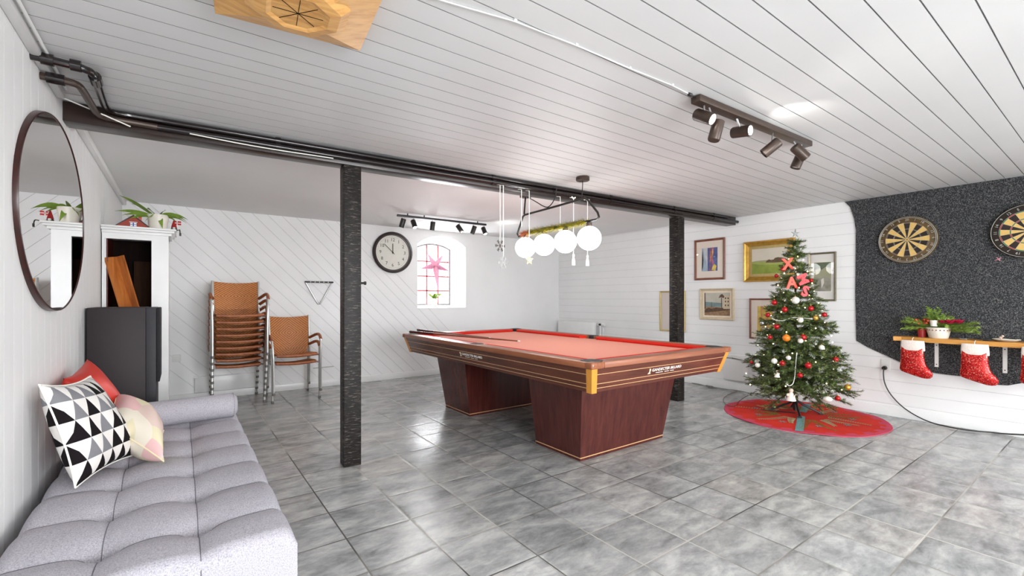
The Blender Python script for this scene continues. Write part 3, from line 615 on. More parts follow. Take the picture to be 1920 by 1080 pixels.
# slanting apron with pale inlay lines
zt, zb, ins = .75, .588, .05
def apron(L, hw, mtx, mt):   # local: x along, y out, z up
    q = MB()
    def P_(x, f, o=0): return mtx @ Vector((x - math.copysign(ins * f, x), -(hw - ins * f) - o, zt + (zb - zt) * f))
    e = L / 2 - .045
    q.rings([[P_(-e, 0), P_(-e + .0, 1), P_(-e, 1, -.02), P_(-e, 0, -.02)], [P_(e, 0), P_(e, 1), P_(e, 1, -.02), P_(e, 0, -.02)]])
    q.mi = 1
    for f in (.27, .66, .84):
        q.rings([[P_(-e, f - .011, .0008), P_(-e, f + .011, .0008), P_(-e, f + .011, -.002), P_(-e, f - .011, -.002)], [P_(e, f - .011, .0008), P_(e, f + .011, .0008), P_(e, f + .011, -.002), P_(e, f - .011, -.002)]])
    ao = q.build('apron', [mt, 'inlay'], t, smooth=0); return P_, ao
Rr = lambda a: Matrix.Rotation(a, 4, 'Z')
for a, L, hw, mt, plate in ((0, 2 * hx, hy - .012, 'apronx', 1), (PI, 2 * hx, hy - .012, 'apronx', 0), (-PI / 2, 2 * hy, hx - .012, 'apron', 1), (PI / 2, 2 * hy, hx - .012, 'apron', 0)):
    P_, ao = apron(L, hw, Rr(a), mt)
    if plate:
        sl = math.atan2(ins, zt - zb); q = MB(); px = 0.1 if a == 0 else 0.05
        px = -.02
        R3 = Rr(a) @ T(px, -(hw - ins * .45) - .0015, zt + (zb - zt) * .45) @ Matrix.Rotation(PI / 2 - sl * -1, 4, 'X')
        q.text('GANDECTER BILLARD', .030, R3 @ T(.012, .004, 0), .0008, sx=1.15)
        for x0, x1 in ((-.11, -.03), (-.01, .04), (.055, .10)): q.box(R3 @ Vector(((x0 + x1) / 2, -.018, 0)), (abs(x1 - x0), .001, .004), R3.to_3x3() @ Matrix.Rotation(PI / 2, 3, 'X'))
        q.mi = 1; q.sph(R3 @ Vector((-.185, .014, 0)), .006, 8); q.prism([(-.20, -.02), (-.17, -.02), (-.178, -.005), (-.172, .01), (-.19, .008), (-.186, -.006)], -.0008, .0008, R3)
        q.build('maker_lettering', ['string', 'cream'], ao, smooth=0)
for sx in (-1, 1):
    for sy in (-1, 1):
        q = MB()
        def cp(f, w_): x = hx - .010 - ins * f; y = hy - .010 - ins * f; return [(sx * x, sy * y, zt + (zb - .006 - zt) * f), (sx * (x - w_), sy * y, zt + (zb - .006 - zt) * f), (sx * (x - w_), sy * (y - w_), zt + (zb - .006 - zt) * f), (sx * x, sy * (y - w_), zt + (zb - .006 - zt) * f)]
        q.rings([cp(0, .05), cp(1, .045)]); q.build('corner_block', 'maple', t, smooth=0)
        q = MB(); q.sph((sx * (hx - .012), sy * (hy - .002), .768), .006, 10); q.build('corner_stud', 'steel', t)
        q = MB(); q.box((sx * (hx - .03), sy * (hy - .03), .766), (.064, .064, .042), None, .01, 3); q.build('rail_corner', 'rail', t)
for sy in (-1, 1):
    yo, yi = (hy - .42), (hy - .93)
    q = MB(); bx0, tx_ = .485, .555
    def rg(hxx, y0, y1, z): return [(-hxx, sy * y0, z), (hxx, sy * y0, z), (hxx, sy * y1, z), (-hxx, sy * y1, z)]
    q.rings([rg(bx0, yo - .004, yi, .0), rg(bx0, yo - .004, yi, .02), rg(tx_, yo + .085, yi - .02, .60), rg(tx_, yo + .085, yi - .02, .72)])
    q.mi = 1; q.rings([rg(bx0 + .003, yo, yi - .003, .02), rg(bx0 + .0035, yo + .001, yi - .0035, .026)])
    q.build('pedestal', ['mahog', 'inlay'], t, smooth=0)
# under frame
q = MB(); q.box((0, 0, .66), (2 * hx - .25, 2 * hy - .25, .10)); q.build('under_frame', 'darkwood', t)
for p0, p1, lab in (((2.09, 4.80, .805), (2.56, 3.39, .782), 'thick red brown cue whose tip reaches out over the cloth'), ((2.24, 4.93, .812), (2.47, 3.75, .79), 'thinner brown cue lying behind the longer cue on the far rail')):
    p0, p1 = Vector(p0), Vector(p1); t2 = thing('billiard_cue', lab, 'cue', p0); d = (p1 - p0)
    q = MB(); q.cyl((0, 0, 0), d * .25, .0145, .012, 12); q.build('butt', 'mahog', t2)
    q = MB(); q.cyl(d * .25, d * .985, .012, .0065, 12); q.build('shaft', 'frame_red', t2)
    q = MB(); q.cyl(d * .985, d, .0066, .006, 12); q.build('tip', 'string', t2)
    q = MB(); q.cyl(d * -.006, (0, 0, 0), .0135, .0148, 12); q.build('bumper', 'black', t2)

# ---------------------------------------------------------------- daybed
t = thing('daybed', 'grey tufted fabric daybed with button seams along the left wall', 'sofa', (-.07, 2.74, 0)); off = t.location
x0, x1, y0, y1, zt_ = -.46, .325, 1.69, 3.80, .395
bx = [-.205, .053]; by = [1.95 + .318 * i for i in range(6)]
NX, NY = 90, 240
m = MB(); vs = {}
def hgt(x, y):
    e = 0
    ex = min(x - x0, x1 - x); ey = min(y - y0, y1 - y)
    for d in (ex, ey):
        if d < .05: e += .05 - math.sqrt(max(0, .05 ** 2 - (.05 - d) ** 2))
    dx = min(abs(x - b_) for b_ in bx); dy = min(abs(y - b_) for b_ in by)
    tuft = .032 * math.exp(-(dx * dx + dy * dy) / (.035 ** 2)) + .012 * math.exp(-(dx * dx + dy * dy) / (.09 ** 2))
    seam = .006 * math.exp(-(dx / .012) ** 2) + .0065 * math.exp(-(dy / .012) ** 2) + .011 * math.exp(-(dx / .055) ** 2) + .013 * math.exp(-(dy / .065) ** 2)
    return zt_ - min(e, .05) - tuft - seam
for i in range(NX + 1):
    for j in range(NY + 1):
        x = x0 + (x1 - x0) * i / NX; y = y0 + (y1 - y0) * j / NY; vs[i, j] = m.b.verts.new((x, y, hgt(x, y)))
for i in range(NX):
    for j in range(NY): m.face([vs[i, j], vs[i + 1, j], vs[i + 1, j + 1], vs[i, j + 1]])
bd = [vs[i, 0] for i in range(NX + 1)] + [vs[NX, j] for j in range(1, NY + 1)] + [vs[i, NY] for i in range(NX - 1, -1, -1)] + [vs[0, j] for j in range(NY - 1, 0, -1)]
lo = [m.b.verts.new((v.co.x, v.co.y, .14)) for v in bd]
for i in range(len(bd)): m.face([bd[i], lo[i], lo[(i + 1) % len(bd)], bd[(i + 1) % len(bd)]])
m.face(lo); m.build('mattress', 'sofa', t, smooth=60, off=off)
m = MB()
for x in bx:
    for y in by[:-1]: m.sph((x, y, hgt(x, y) + .001), .009, 10, (1, 1, .5))
m.build('tuft_buttons', 'sofa', t, off=off)
m = MB()
for x in bx:
    pts = [(x, y0 + .02 + (y1 - y0 - .04) * i / 200, hgt(x, y0 + .02 + (y1 - y0 - .04) * i / 200) + .0004) for i in range(201)]; pts = [(x, y0 - .0005, .16), (x, y0 - .0005, .345 - .012)] + pts; m.tube(pts, .0017, 5)
for y in by:
    pts = [(x0 + .02 + (x1 - x0 - .03) * i / 90, y, hgt(x0 + .02 + (x1 - x0 - .03) * i / 90, y) + .0004) for i in range(91)]; m.tube(pts, .0017, 5)
m.build('seam_stitching', 'seam', t, off=off)
for sx in (x0 + .08, x1 - .08):
    for sy in (y0 + .12, y1 - .12): m = MB(); m.cyl((sx, sy, 0), (sx, sy, .145), .018, .028); m.build('leg', 'darkwood', t, off=off)
t = thing('bolster_cushion', 'round grey bolster lying across the far end of the daybed', 'cushion', (-.07, 3.58, .463), math.radians(3))
m = MB(); m.lathe([(.0001, -.385), (.055, -.382), (.074, -.365), (.078, -.34), (.078, .34), (.074, .365), (.055, .382), (.0001, .385)], n=32)
for v in m.b.verts: v.co = Vector((v.co.z, v.co.x, v.co.y))
m.build('cover', 'sofa', t, smooth=50)
m = MB()
for s in (-1, 1): m.tube([(s * .362, .0755 * math.cos(a), .0755 * math.sin(a)) for a in [2 * PI * k / 40 for k in range(41)]], .003, 6)
m.build('piping', 'sofa', t)
def pillow(name, cs, th, mt, lab, n=26, uvs=1., piping=None):
    cs = [Vector(c) for c in cs]; ctr = sum(cs, Vector()) / 4; nr = (cs[1] - cs[0]).cross(cs[3] - cs[0]).normalized()
    t = thing(name, lab, 'cushion', ctr); m = MB(); uvl = m.b.loops.layers.uv.new('UVMap'); random.seed(5)
    def pos(u, v, s):
        a = abs(2 * u - 1); b_ = abs(2 * v - 1); pu = .5 + (u - .5) * (1 - .11 * (1 - b_ * b_) * a); pv = .5 + (v - .5) * (1 - .11 * (1 - a * a) * b_)
        p = cs[0] * (1 - pu) * (1 - pv) + cs[1] * pu * (1 - pv) + cs[2] * pu * pv + cs[3] * (1 - pu) * pv
        h = th * (max(0, 1 - a ** 2.4) * max(0, 1 - b_ ** 2.4)) ** .5 + .004 * math.sin(9 * u + 4 * v) * (1 - a) * (1 - b_) * 4
        return p + nr * h * s - ctr
    for s in (1, -1):
        g = {(i, j): m.b.verts.new(pos(i / n, j / n, s)) for i in range(n + 1) for j in range(n + 1)}
        for i in range(n):
            for j in range(n):
                q = [(i, j), (i + 1, j), (i + 1, j + 1), (i, j + 1)]; f = m.b.faces.new([g[k_] for k_ in q])
                for lp, k_ in zip(f.loops, q): lp[uvl].uv = (k_[0] / n * uvs, k_[1] / n * uvs)
    bmesh.ops.remove_doubles(m.b, verts=m.b.verts[:], dist=1e-5); m.build('cover', mt, t, smooth=80)
    if piping:
        pts = [pos(u, 0, 1) for u in [i / 20 for i in range(21)]] + [pos(1, v, 1) for v in [i / 20 for i in range(1, 21)]] + [pos(1 - u, 1, 1) for u in [i / 20 for i in range(1, 21)]] + [pos(0, 1 - v, 1) for v in [i / 20 for i in range(1, 21)]]
        q = MB(); q.tube(pts, .004, 6); q.build('piping', piping, t)
    return t
pillow('throw_pillow', [(-.34, 3.03, .42), (-.24, 3.43, .46), (-.42, 3.47, .84), (-.46, 3.08, .79)], .085, 'redpil', 'plain red satin pillow behind the black and white one')
pillow('throw_pillow', [(-.345, 2.56, .405), (-.16, 2.93, .405), (-.355, 3.02, .80), (-.455, 2.59, .835)], .085, 'tri', 'black white and grey triangle print pillow leaning on left wall', piping='string')
pillow('throw_pillow', [(-.30, 2.90, .585), (-.06, 2.66, .425), (-.07, 3.06, .475), (-.28, 3.29, .655)], .10, 'pastel', 'small pastel floral pillow in front of the triangle print pillow', piping='cream')

# ---------------------------------------------------------------- mirror
ang = .025; rr_, rz = .5956, .4487; mc = Vector((-.488 + rr_ * math.sin(ang), 3.0456, 1.5764))
nrm = Vector((math.cos(ang), -math.sin(ang), 0)); tan = Vector((math.sin(ang), math.cos(ang), 0))
t = thing('wall_mirror', 'large rounded mirror in a thin dark brown frame on left wall', 'mirror', mw=MW(tan, (0, 0, 1), nrm, mc))
def ell(o, z, n=120): return [((rr_ + o) * math.cos(2 * PI * k / n), (rz + o) * math.sin(2 * PI * k / n), z) for k in range(n)]
m = MB(); m.rings([ell(.006, -.034), ell(.008, -.004), ell(.006, .004), ell(.001, .005), ell(-.001, .001), ell(-.001, -.034)], cap=False); m.build('frame', 'mframe', t)
m = MB(); m.rings([ell(0, -.008), ell(0, .0015)]); m.build('mirror_glass', 'mirror', t, smooth=30)

# ---------------------------------------------------------------- cabinet with open front
t = thing('white_cabinet', 'tall white painted cabinet with dark open compartment in left corner', 'cabinet', (-.27, 4.95, 0)); off = t.location
cx0, cx1, cy0, cy1 = -.49, -.075, 4.78, 5.20
m = MB(); m.b2((cx0, cy0 + .02, 0), (cx0 + .02, cy1, 1.70)); m.b2((cx1 - .02, cy0 + .02, 0), (cx1, cy1, 1.70)); m.b2((cx0, cy1 - .015, 0), (cx1, cy1, 1.70)); m.b2((cx0 + .02, cy0 + .02, 0), (cx1 - .02, cy1, .08)); m.b2((cx0, cy0 + .02, 1.68), (cx1, cy1, 1.70)); m.build('carcass', 'white', t, off=off)
m = MB(); m.b2((cx0 - .003, cy0, 0), (cx0 + .012, cy0 + .02, 1.70)); m.b2((-.188, cy0, 0), (cx1, cy0 + .02, 1.70)); m.b2((cx0, cy0 + .001, 1.655), (cx1, cy0 + .02, 1.70)); m.b2((cx0, cy0 + .001, 0), (cx1, cy0 + .02, 1.0)); m.build('front_frame', 'white', t, off=off)
m = MB(); m.b2((cx0 - .005, cy0 - .015, 1.70), (cx1 + .02, cy1 + .01, 1.722), .004); m.b2((cx0 - .008, cy0 - .032, 1.722), (cx1 + .04, cy1 + .02, 1.742), .006); m.b2((cx0 - .008, cy0 - .045, 1.742), (cx1 + .052, cy1 + .03, 1.757), .004); m.build('cornice', 'white', t, off=off)
m = MB(); m.b2((cx0 + .02, cy0 + .02, 1.03), (cx0 + .03, cy1 - .02, 1.68)); m.build('lining', 'redwood', t, off=off)
m = MB(); m.b2((cx0 + .03, cy1 - .03, 1.03), (cx1 - .02, cy1 - .016, 1.68)); m.b2((cx1 - .03, cy0 + .02, 1.03), (cx1 - .02, cy1 - .02, 1.68)); m.build('back_panel', 'darkwood', t, off=off)
m = MB(); m.b2((cx0 + .02, cy0 + .02, 1.01), (cx1 - .02, cy1 - .02, 1.03)); m.build('shelf', 'darkwood', t, off=off)
m = MB(); m.b2((-.32, 5.10, 1.03), (-.12, 5.12, 1.50)); m.build('inner_panel', 'panelwood', t, off=off)
# V shaped board leaning in the compartment
m = MB(); th = math.radians(13)
MM = T(-.315, 4.86, 1.032) @ Matrix.Rotation(-th, 4, 'Y')
m.prism([(-.060, -.060), (-.050, -.066), (.014, .002), (.058, -.058), (.066, -.050), (.014, .022)], 0, .495, MM)
tag(m.build('wooden_board', 'orangewood', smooth=0), 'orange varnished angled board leaning inside the white cabinet', 'board')
# loudspeaker in front
t = thing('loudspeaker', 'big dark brown loudspeaker standing between daybed and white cabinet', 'speaker', (-.3, 4.2, 0)); off = t.location
m = MB(); m.b2((-.488, 4.0, .0), (-.188, 4.42, 1.118), .004); m.build('housing', 'darkbox', t, off=off)
m = MB(); m.b2((-.188, 4.003, .0), (-.132, 4.417, 1.116), .003); m.build('front_baffle', 'darkgrey', t, off=off)
m = MB(); m.b2((-.132, 4.01, .60), (-.112, 4.41, 1.114), .005); m.build('grille', 'grille', t, off=off)

# things on the cabinet
ZT = 1.757
t = thing('potted_plant', 'strappy green plant in a white pot on top of white cabinet', 'plant', (-.150, 4.93, ZT))
m = MB(); m.lathe([(.0001, 0), (.058, 0), (.076, .125), (.078, .133), (.070, .133), (.066, .115), (.0001, .115)], n=28); m.build('pot', 'ceramic', t)
def leafs(t, specs, mt, name='leaf'):
    m = MB()
    for ang_, L, rise, droop, wd in specs:
        d = Vector((math.cos(ang_), math.sin(ang_), 0)); tw = .75 * math.copysign(1, math.sin(ang_ * 3 + .4)); sd = Vector((-d.y * math.cos(tw), d.x * math.cos(tw), math.sin(tw))); rg = []; n = 12
        for i in range(n + 1):
            s = i / n; p = d * (L * s) + Vector((0, 0, rise * s - droop * s * s)); ww = wd * (math.sin(PI * min(1, s * .9 + .08)) ** .7) * (1 - s ** 6)
            rg.append([p - sd * ww + Vector((0, 0, .35 * ww)), p, p + sd * ww + Vector((0, 0, .35 * ww)), p + Vector((0, 0, -.0015))])
        m.rings(rg)
    for v in m.b.verts: v.co += Vector((0, 0, .10))
    m.build(name, mt, t, smooth=70)
leafs(t, [(2.4, .25, .19, .05, .026), (2.75, .28, .22, .03, .028), (3.15, .28, .11, .07, .026), (3.45, .24, .08, .08, .022), (-2.7, .20, .07, .10, .024), (.8, .2, .15, .1, .025), (-2.1, .16, .08, .13, .022), (-1.3, .13, .05, .15, .022), (-.5, .22, .13, .14, .025), (.1, .21, .14, .12, .026), (.45, .22, .13, .13, .022), (1.3, .18, .16, .05, .024), (-.15, .15, .12, .16, .012), (2.0, .2, .17, .06, .026)], 'leaf')
t = thing('toy_house', 'small red wooden house with blue and white window on cabinet', 'ornament', (-.315, 4.93, ZT), math.radians(8))
m = MB(); m.prism([(-.12, 0), (.12, 0), (.12, .005), (0, .105), (-.12, .005)], -.03, .03, MW((1, 0, 0), (0, 0, 1), (0, -1, 0), (0, 0, 0))); m.build('walls', 'housered', t, smooth=0)
m = MB()
for s in (-1, 1): m.box((s * .064, 0, .057), (.17, .075, .007), (0, s * math.radians(40.5), 0))
m.build('roof', 'roofgrey', t)
m = MB(); m.box((.045, 0, .095), (.022, .022, .045)); m.build('chimney', 'letter', t)
m = MB(); m.box((0, -.031, .035), (.044, .004, .03)); m.build('window', 'blue', t)
m = MB(); [m.box((x, -.0335, z), (.016, .003, .011)) for x in (-.012, .012) for z in (.027, .043)]; m.box((0, -.033, .055), (.052, .004, .004)); m.build('window_panes', 'white', t)
t = thing('gnome_figure', 'little gnome with a red pointed hat beside the plant pot', 'figurine', (-.040, 4.93, ZT))
m = MB(); m.lathe([(.0001, 0), (.022, 0), (.024, .02), (.016, .045), (.0001, .05)], n=16); m.build('body', 'bark', t)
m = MB(); m.lathe([(.0001, .037), (.021, .038), (.016, .06), (.008, .09), (.0001, .115)], n=16); m.build('hat', 'hat', t)
m = MB(); m.sph((.0, -.018, .03), .011, 10); m.build('beard', 'snow', t)
t = thing('table_flag', 'small red and white flag beside the gnome on cabinet', 'flag', (-.012, 4.90, ZT))
m = MB(); m.cyl((0, 0, 0), (0, 0, .10), .0018, n=8); m.cyl((0, 0, 0), (0, 0, .006), .014, n=16); m.build('pole', 'white', t)
m = MB(); m.box((.0, -.002, .075), (.044, .002, .034)); m.mi = 1; m.box((-.006, -.002, .075), (.007, .0026, .034)); m.box((0, -.002, .075), (.044, .0026, .006)); m.build('flag_cloth', ['redball', 'snow'], t)
q = MB(); q.tube([(-.03, 4.86, ZT + .004), (0, 4.79, ZT + .004), (.0, 4.73, ZT - .002), (.004, 4.722, ZT - .04)], .004, 8, 2); q.cyl((.004, 4.722, ZT - .03), (.004, 4.722, ZT - .055), .007, n=10)
tag(q.build('power_cable', 'black'), 'short black plug lead hanging over the cabinet top edge', 'cable')

# ---------------------------------------------------------------- rattan armchairs
def uvquadgrid(m, fn, nu, nv, th):
    uvl = m.b.loops.layers.uv.verify()
    for s in (1, -1):
        g = {(i, j): m.b.verts.new(fn(i / nu, j / nv, s * th / 2)) for i in range(nu + 1) for j in range(nv + 1)}
        for i in range(nu):
            for j in range(nv):
                q = [(i, j), (i + 1, j), (i + 1, j + 1), (i, j + 1)]; f = m.b.faces.new([g[k_] for k_ in q])
                for lp, k_ in zip(f.loops, q): lp[uvl].uv = (k_[0] / nu, k_[1] / nv)
        if s == 1: g1 = g
    bnd = [(i, 0) for i in range(nu)] + [(nu, j) for j in range(nv)] + [(i, nv) for i in range(nu, 0, -1)] + [(0, j) for j in range(nv, 0, -1)]
    for a, b_ in zip(bnd, bnd[1:] + bnd[:1]):
        f = m.b.faces.new([g1[a], g1[b_], g[b_], g[a]])
        for lp in f.loops: lp[uvl].uv = (.5, .02)
def armchair(bh, label):
    t = thing('rattan_armchair', label, 'chair', (0, 0, 0))
    m = MB(); uvquadgrid(m, lambda u, v, d: Vector(((u - .5) * .43, -.24 + .43 * v, .455 - .035 * v - .022 * (1 - (2 * u - 1) ** 2) + d - .018 * max(0, 1 - v * 12))), 12, 14, .012); m.build('seat', 'rattan', t, smooth=50)
    m = MB(); m.tube([(-.215, -.245, .44), (-.1, -.248, .432), (0, -.25, .43), (.1, -.248, .432), (.215, -.245, .44)], .017, 10, 1); m.build('seat_edge', 'cane', t)
    z0b, z1b = .475, .475 + bh
    m = MB(); uvquadgrid(m, lambda u, v, d: Vector(((u - .5) * (.41 + .03 * v), .20 + .07 * v + .035 * (1 - (2 * u - 1) ** 2) + d, z0b + (z1b - z0b) * v - .018 * v * (1 - (2 * u - 1) ** 2))), 12, 14, .012); m.build('backrest', 'rattan', t, smooth=50)
    for s in (-1, 1):
        m = MB(); m.tube([(s * .25, -.255, .012), (s * .25, -.245, .35), (s * .255, -.235, .52), (s * .262, -.20, .615), (s * .265, -.13, .655)], .0125, 10, 1); lg1 = m.build('leg', 'alu', t)
        m = MB(); m.tube([(s * .262, -.205, .612), (s * .266, -.13, .658), (s * .262, 0, .655), (s * .245, .12, .625), (s * .225, .205, .60)], .017, 10, 1); m.build('armrest', 'cane', t)
        m = MB(); m.tube([(s * .235, .285, .012), (s * .228, .235, .30), (s * .22, .195, .46), (s * .222, .215, z0b + .3 * bh), (s * .226, .268, z1b + .005)], .0125, 10, 1); lg2 = m.build('leg', 'alu', t)
        m = MB(); m.tube([(s * .25, -.245, .425), (s * .222, .205, .405)], .011, 8); m.build('seat_rail', 'alu', t)
        for (x, y, lg) in ((s * .25, -.255, lg1), (s * .235, .285, lg2)): m = MB(); m.lathe([(.0001, 0), (.014, 0), (.0165, .006), (.0155, .028), (.0001, .028)], (x, y, 0), 12); m.build('foot_cap', 'rubber', lg)
    return t
ords = ['lowest', 'second lowest', 'third lowest', 'fourth lowest', 'middle', 'fourth from top', 'third from top', 'second from top', 'topmost']
base = armchair(.315, 'woven rattan armchair with aluminium frame, lowest of the tall stack'); base['group'] = 'tall stack of rattan armchairs'
base.location = (.528, 6.10, 0)
for i in range(1, 9):
    c = copy_tree(base); c.location = (.528 - .001 * i, 6.10 - .034 * i, .0715 * i); c.rotation_euler = (math.radians(.25 * i), 0, 0)
    c['label'] = 'woven rattan armchair with aluminium frame, %s of the tall stack' % ords[i]
c0 = armchair(.40, 'rattan armchair with feet on the floor, lower of the short pair'); c0['group'] = 'short pair of stacked rattan armchairs'
c0.location = (1.09, 5.97, 0)
c1 = copy_tree(c0); c1.location = (1.10, 5.955, .088); c1['label'] = 'rattan armchair nested on top in the short pair of chairs'

# ---------------------------------------------------------------- back wall items
t = thing('wall_clock', 'large round wall clock with cream dial and dark case', 'clock', mw=on_back(2.515, 1.85))
R0 = .30
m = MB(); m.lathe([(R0 - .02, 0), (R0, .01), (R0, .04), (R0 - .012, .055), (R0 - .03, .05), (R0 - .034, .036), (R0 - .046, .034), (R0 - .05, .018), (R0 - .05, 0)], n=72); m.build('case', 'darkframe', t)
m = MB(); m.cyl((0, 0, 0), (0, 0, .018), R0 - .045, n=64); m.build('dial', 'clockface', t)
m = MB()
for k in range(1, 13): a = PI / 2 - k * PI / 6; m.text(str(k), .068, T(.185 * math.cos(a), .185 * math.sin(a), .0185), .0006)
for k in range(60): a = k * PI / 30; m.box((.225 * math.cos(a), .225 * math.sin(a), .0185), (.010, .002, .001), (0, 0, a))
m.build('numerals', 'ink', t, smooth=0)
m = MB(); m.box((0, .055, .024), (.010, .15, .002)); m.build('hour_hand', 'ink', t)
a = math.radians(137); m = MB(); m.box((.07 * math.cos(a), .07 * math.sin(a), .027), (.21, .007, .002), (0, 0, a)); m.build('minute_hand', 'ink', t)
m = MB(); m.cyl((0, 0, .018), (0, 0, .031), .009, n=16); m.build('hub', 'ink', t)
# ball rack
t = thing('ball_rack', 'metal triangle ball rack hanging on a dark holder on wall', 'ball rack', mw=on_back(1.497, 1.39, .02))
m = MB(); m.tube([(-.165, 0, 0), (-.155, -.02, 0), (-.02, -.275, 0), (0, -.285, 0), (.02, -.275, 0), (.155, -.02, 0), (.165, 0, 0)], .009, 10, 1); m.build('triangle', 'steel', t)
m = MB(); m.box((0, .006, .01), (.36, .022, .03), None, .006); m.build('top_bar', 'black', t)
for x in (-.11, -.055, 0, .055, .11): m = MB(); m.cyl((x, .006, .02), (x, .006, .027), .006, n=10); m.build('stud', 'string', t)
# socket low by the cabinet
t = thing('wall_socket', 'white wall socket low on back wall right of the cabinet', 'socket', mw=on_back(-.03, .50)); m = MB(); m.box((0, 0, .006), (.08, .08, .012), None, .004); m.build('plate', 'plastic', t); m = MB(); m.cyl((.0, 0, .012), (0, 0, .03), .02, n=16); m.build('knob', 'plastic', t)
# paper star and plant in window
t = thing('paper_star', 'pink five pointed paper star lantern hanging in arched window', 'star lantern', mw=MW((1, 0, 0), (0, 0, 1), (0, -1, 0), (3.30, YB + .19, 1.70)))
m = MB()
R = [.25, .21, .24, .27, .27]
R = {90 + 0: 0}
arms = [(52, .25), (124, .25), (192, .27), (-16, .28), (-82, .42)]
inner = [(a + 36) for a, _ in arms]
for k, (a, L) in enumerate(arms):
    a_ = math.radians(a); al = a_ - math.radians(36); ar = a_ + math.radians(36); ri = .075
    tip = Vector((L * math.cos(a_), L * math.sin(a_), 0)); l = Vector((ri * math.cos(al), ri * math.sin(al), 0)); r_ = Vector((ri * math.cos(ar), ri * math.sin(ar), 0))
    m.mi = 1 if k in (2, 3) else 0
    for s in (1, -1): c = Vector((0, 0, .045 * s)); m.face([c, l, tip]); m.face([c, tip, r_])
m.build('star_body', ['pinkstar', 'pinkdark'], t, smooth=0, fixn=False)
m = MB(); m.tube([(0, 0, 0), (0, .42, 0)], .0015, 6); m.build('cord', 'string', t)
t = thing('potted_plant', 'small green plant in white pot on the arched window sill', 'plant', (3.30, YB + .22, 1.06))
m = MB(); m.lathe([(.0001, 0), (.045, 0), (.06, .12), (.055, .12), (.0001, .11)], n=20); m.build('pot', 'ceramic', t)
leafs(t, [(k * .7, .09 + .02 * (k % 3), .14 - .03 * (k % 2), .05, .03) for k in range(12)], 'leaf')

# ---------------------------------------------------------------- radiators and shelf on right wall
t = thing('radiator', 'white panel radiator low in the far right corner', 'radiator', mw=on_right(5.88, .45, .0))
m = MB(); m.box((0, .02, .07), (.92, .60, .06), None, .012); m.build('panel', 'white', t)
m = MB(); m.tube([(.50, .27, .06), (.55, .27, .06), (.56, .24, .06), (.56, -.45, .06)], .009, 8); m.tube([(.62, .24, .05), (.62, -.45, .05)], .008, 8); m.build('pipe', 'white', t)
m = MB(); m.cyl((.54, .29, .06), (.60, .29, .06), .018, n=14); m.mi = 1; m.cyl((.60, .29, .06), (.66, .29, .06), .026, .022, n=14); m.build('valve', ['black', 'plastic'], t)
t = thing('radiator', 'white low radiator under a ledge between table and Christmas tree', 'radiator', mw=on_right(3.02, .27))
m = MB(); m.box((0, 0, .035), (.30, .27, .05), None, .008); m.build('panel', 'white', t)
t = thing('wall_ledge', 'small white ledge shelf on right wall beside the Christmas tree', 'shelf', mw=on_right(2.93, .435))
m = MB(); m.prism([(-.27, 0), (.27, 0), (.27, .12), (.20, .20), (.05, .16), (-.12, .06), (-.27, .03)], -.012, .012, MW((1, 0, 0), (0, 0, 1), (0, 1, 0), (0, 0, 0))); m.build('board', 'white', t)
m = MB(); m.box((.1, -.03, .04), (.01, .05, .07)); m.box((-.15, -.03, .02), (.01, .05, .03)); m.build('bracket', 'white', t)

# ---------------------------------------------------------------- pictures
def rectring(w_, h_, z): return [(-w_ / 2, -h_ / 2, z), (w_ / 2, -h_ / 2, z), (w_ / 2, h_ / 2, z), (-w_ / 2, h_ / 2, z)]
def picture(lab, Y0, Y1, z0, z1, fw, fmat, mw_, mmat, art, dep=.022, gold=False, glass=True):
    W, H = abs(Y1 - Y0), z1 - z0; t = thing('framed_picture', lab, 'picture', mw=on_right((Y0 + Y1) / 2, (z0 + z1) / 2, .0), group=None)
    m = MB(); pr = [(0, 0), (0, dep * .8), (.2, dep), (.75, dep * .75), (1, dep * .55), (1, .002)] if not gold else [(0, 0), (0, dep * .7), (.12, dep), (.3, dep * .95), (.45, dep * .7), (.8, dep * .5), (1, dep * .55), (1, .002)]
    m.rings([rectring(W - 2 * fw * a, H - 2 * fw * a, z) for a, z in pr], cap=False); m.build('frame', fmat, t, smooth=0)
    w2, h2 = W - 2 * fw, H - 2 * fw
    if mw_:
        m = MB(); m.rings([rectring(w2, h2, .006), rectring(w2 - 2 * mw_[0], h2 - 2 * mw_[1], .006), rectring(w2 - 2 * mw_[0], h2 - 2 * mw_[1], .004)], cap=False); m.build('mount', mmat, t, smooth=0)
        aw, ah = w2 - 2 * mw_[0] + .004, h2 - 2 * mw_[1] + .004
    else: aw, ah = w2, h2
    m = MB(); mats = art(m, aw, ah); m.build('artwork', mats, t, smooth=0, fixn=False)
    if glass: m = MB(); m.face(rectring(w2, h2, dep * .45)); m.build('glass', 'pane', t, smooth=0, fixn=False)
    return t
def bgd(m, aw, ah): m.mi = 0; m.box((0, 0, .003), (aw, ah, .002))
def patch(m, mi, pts, aw, ah, z=.0045):
    m.mi = mi; m.face([((x - .5) * aw, (y - .5) * ah, z) for x, y in pts])
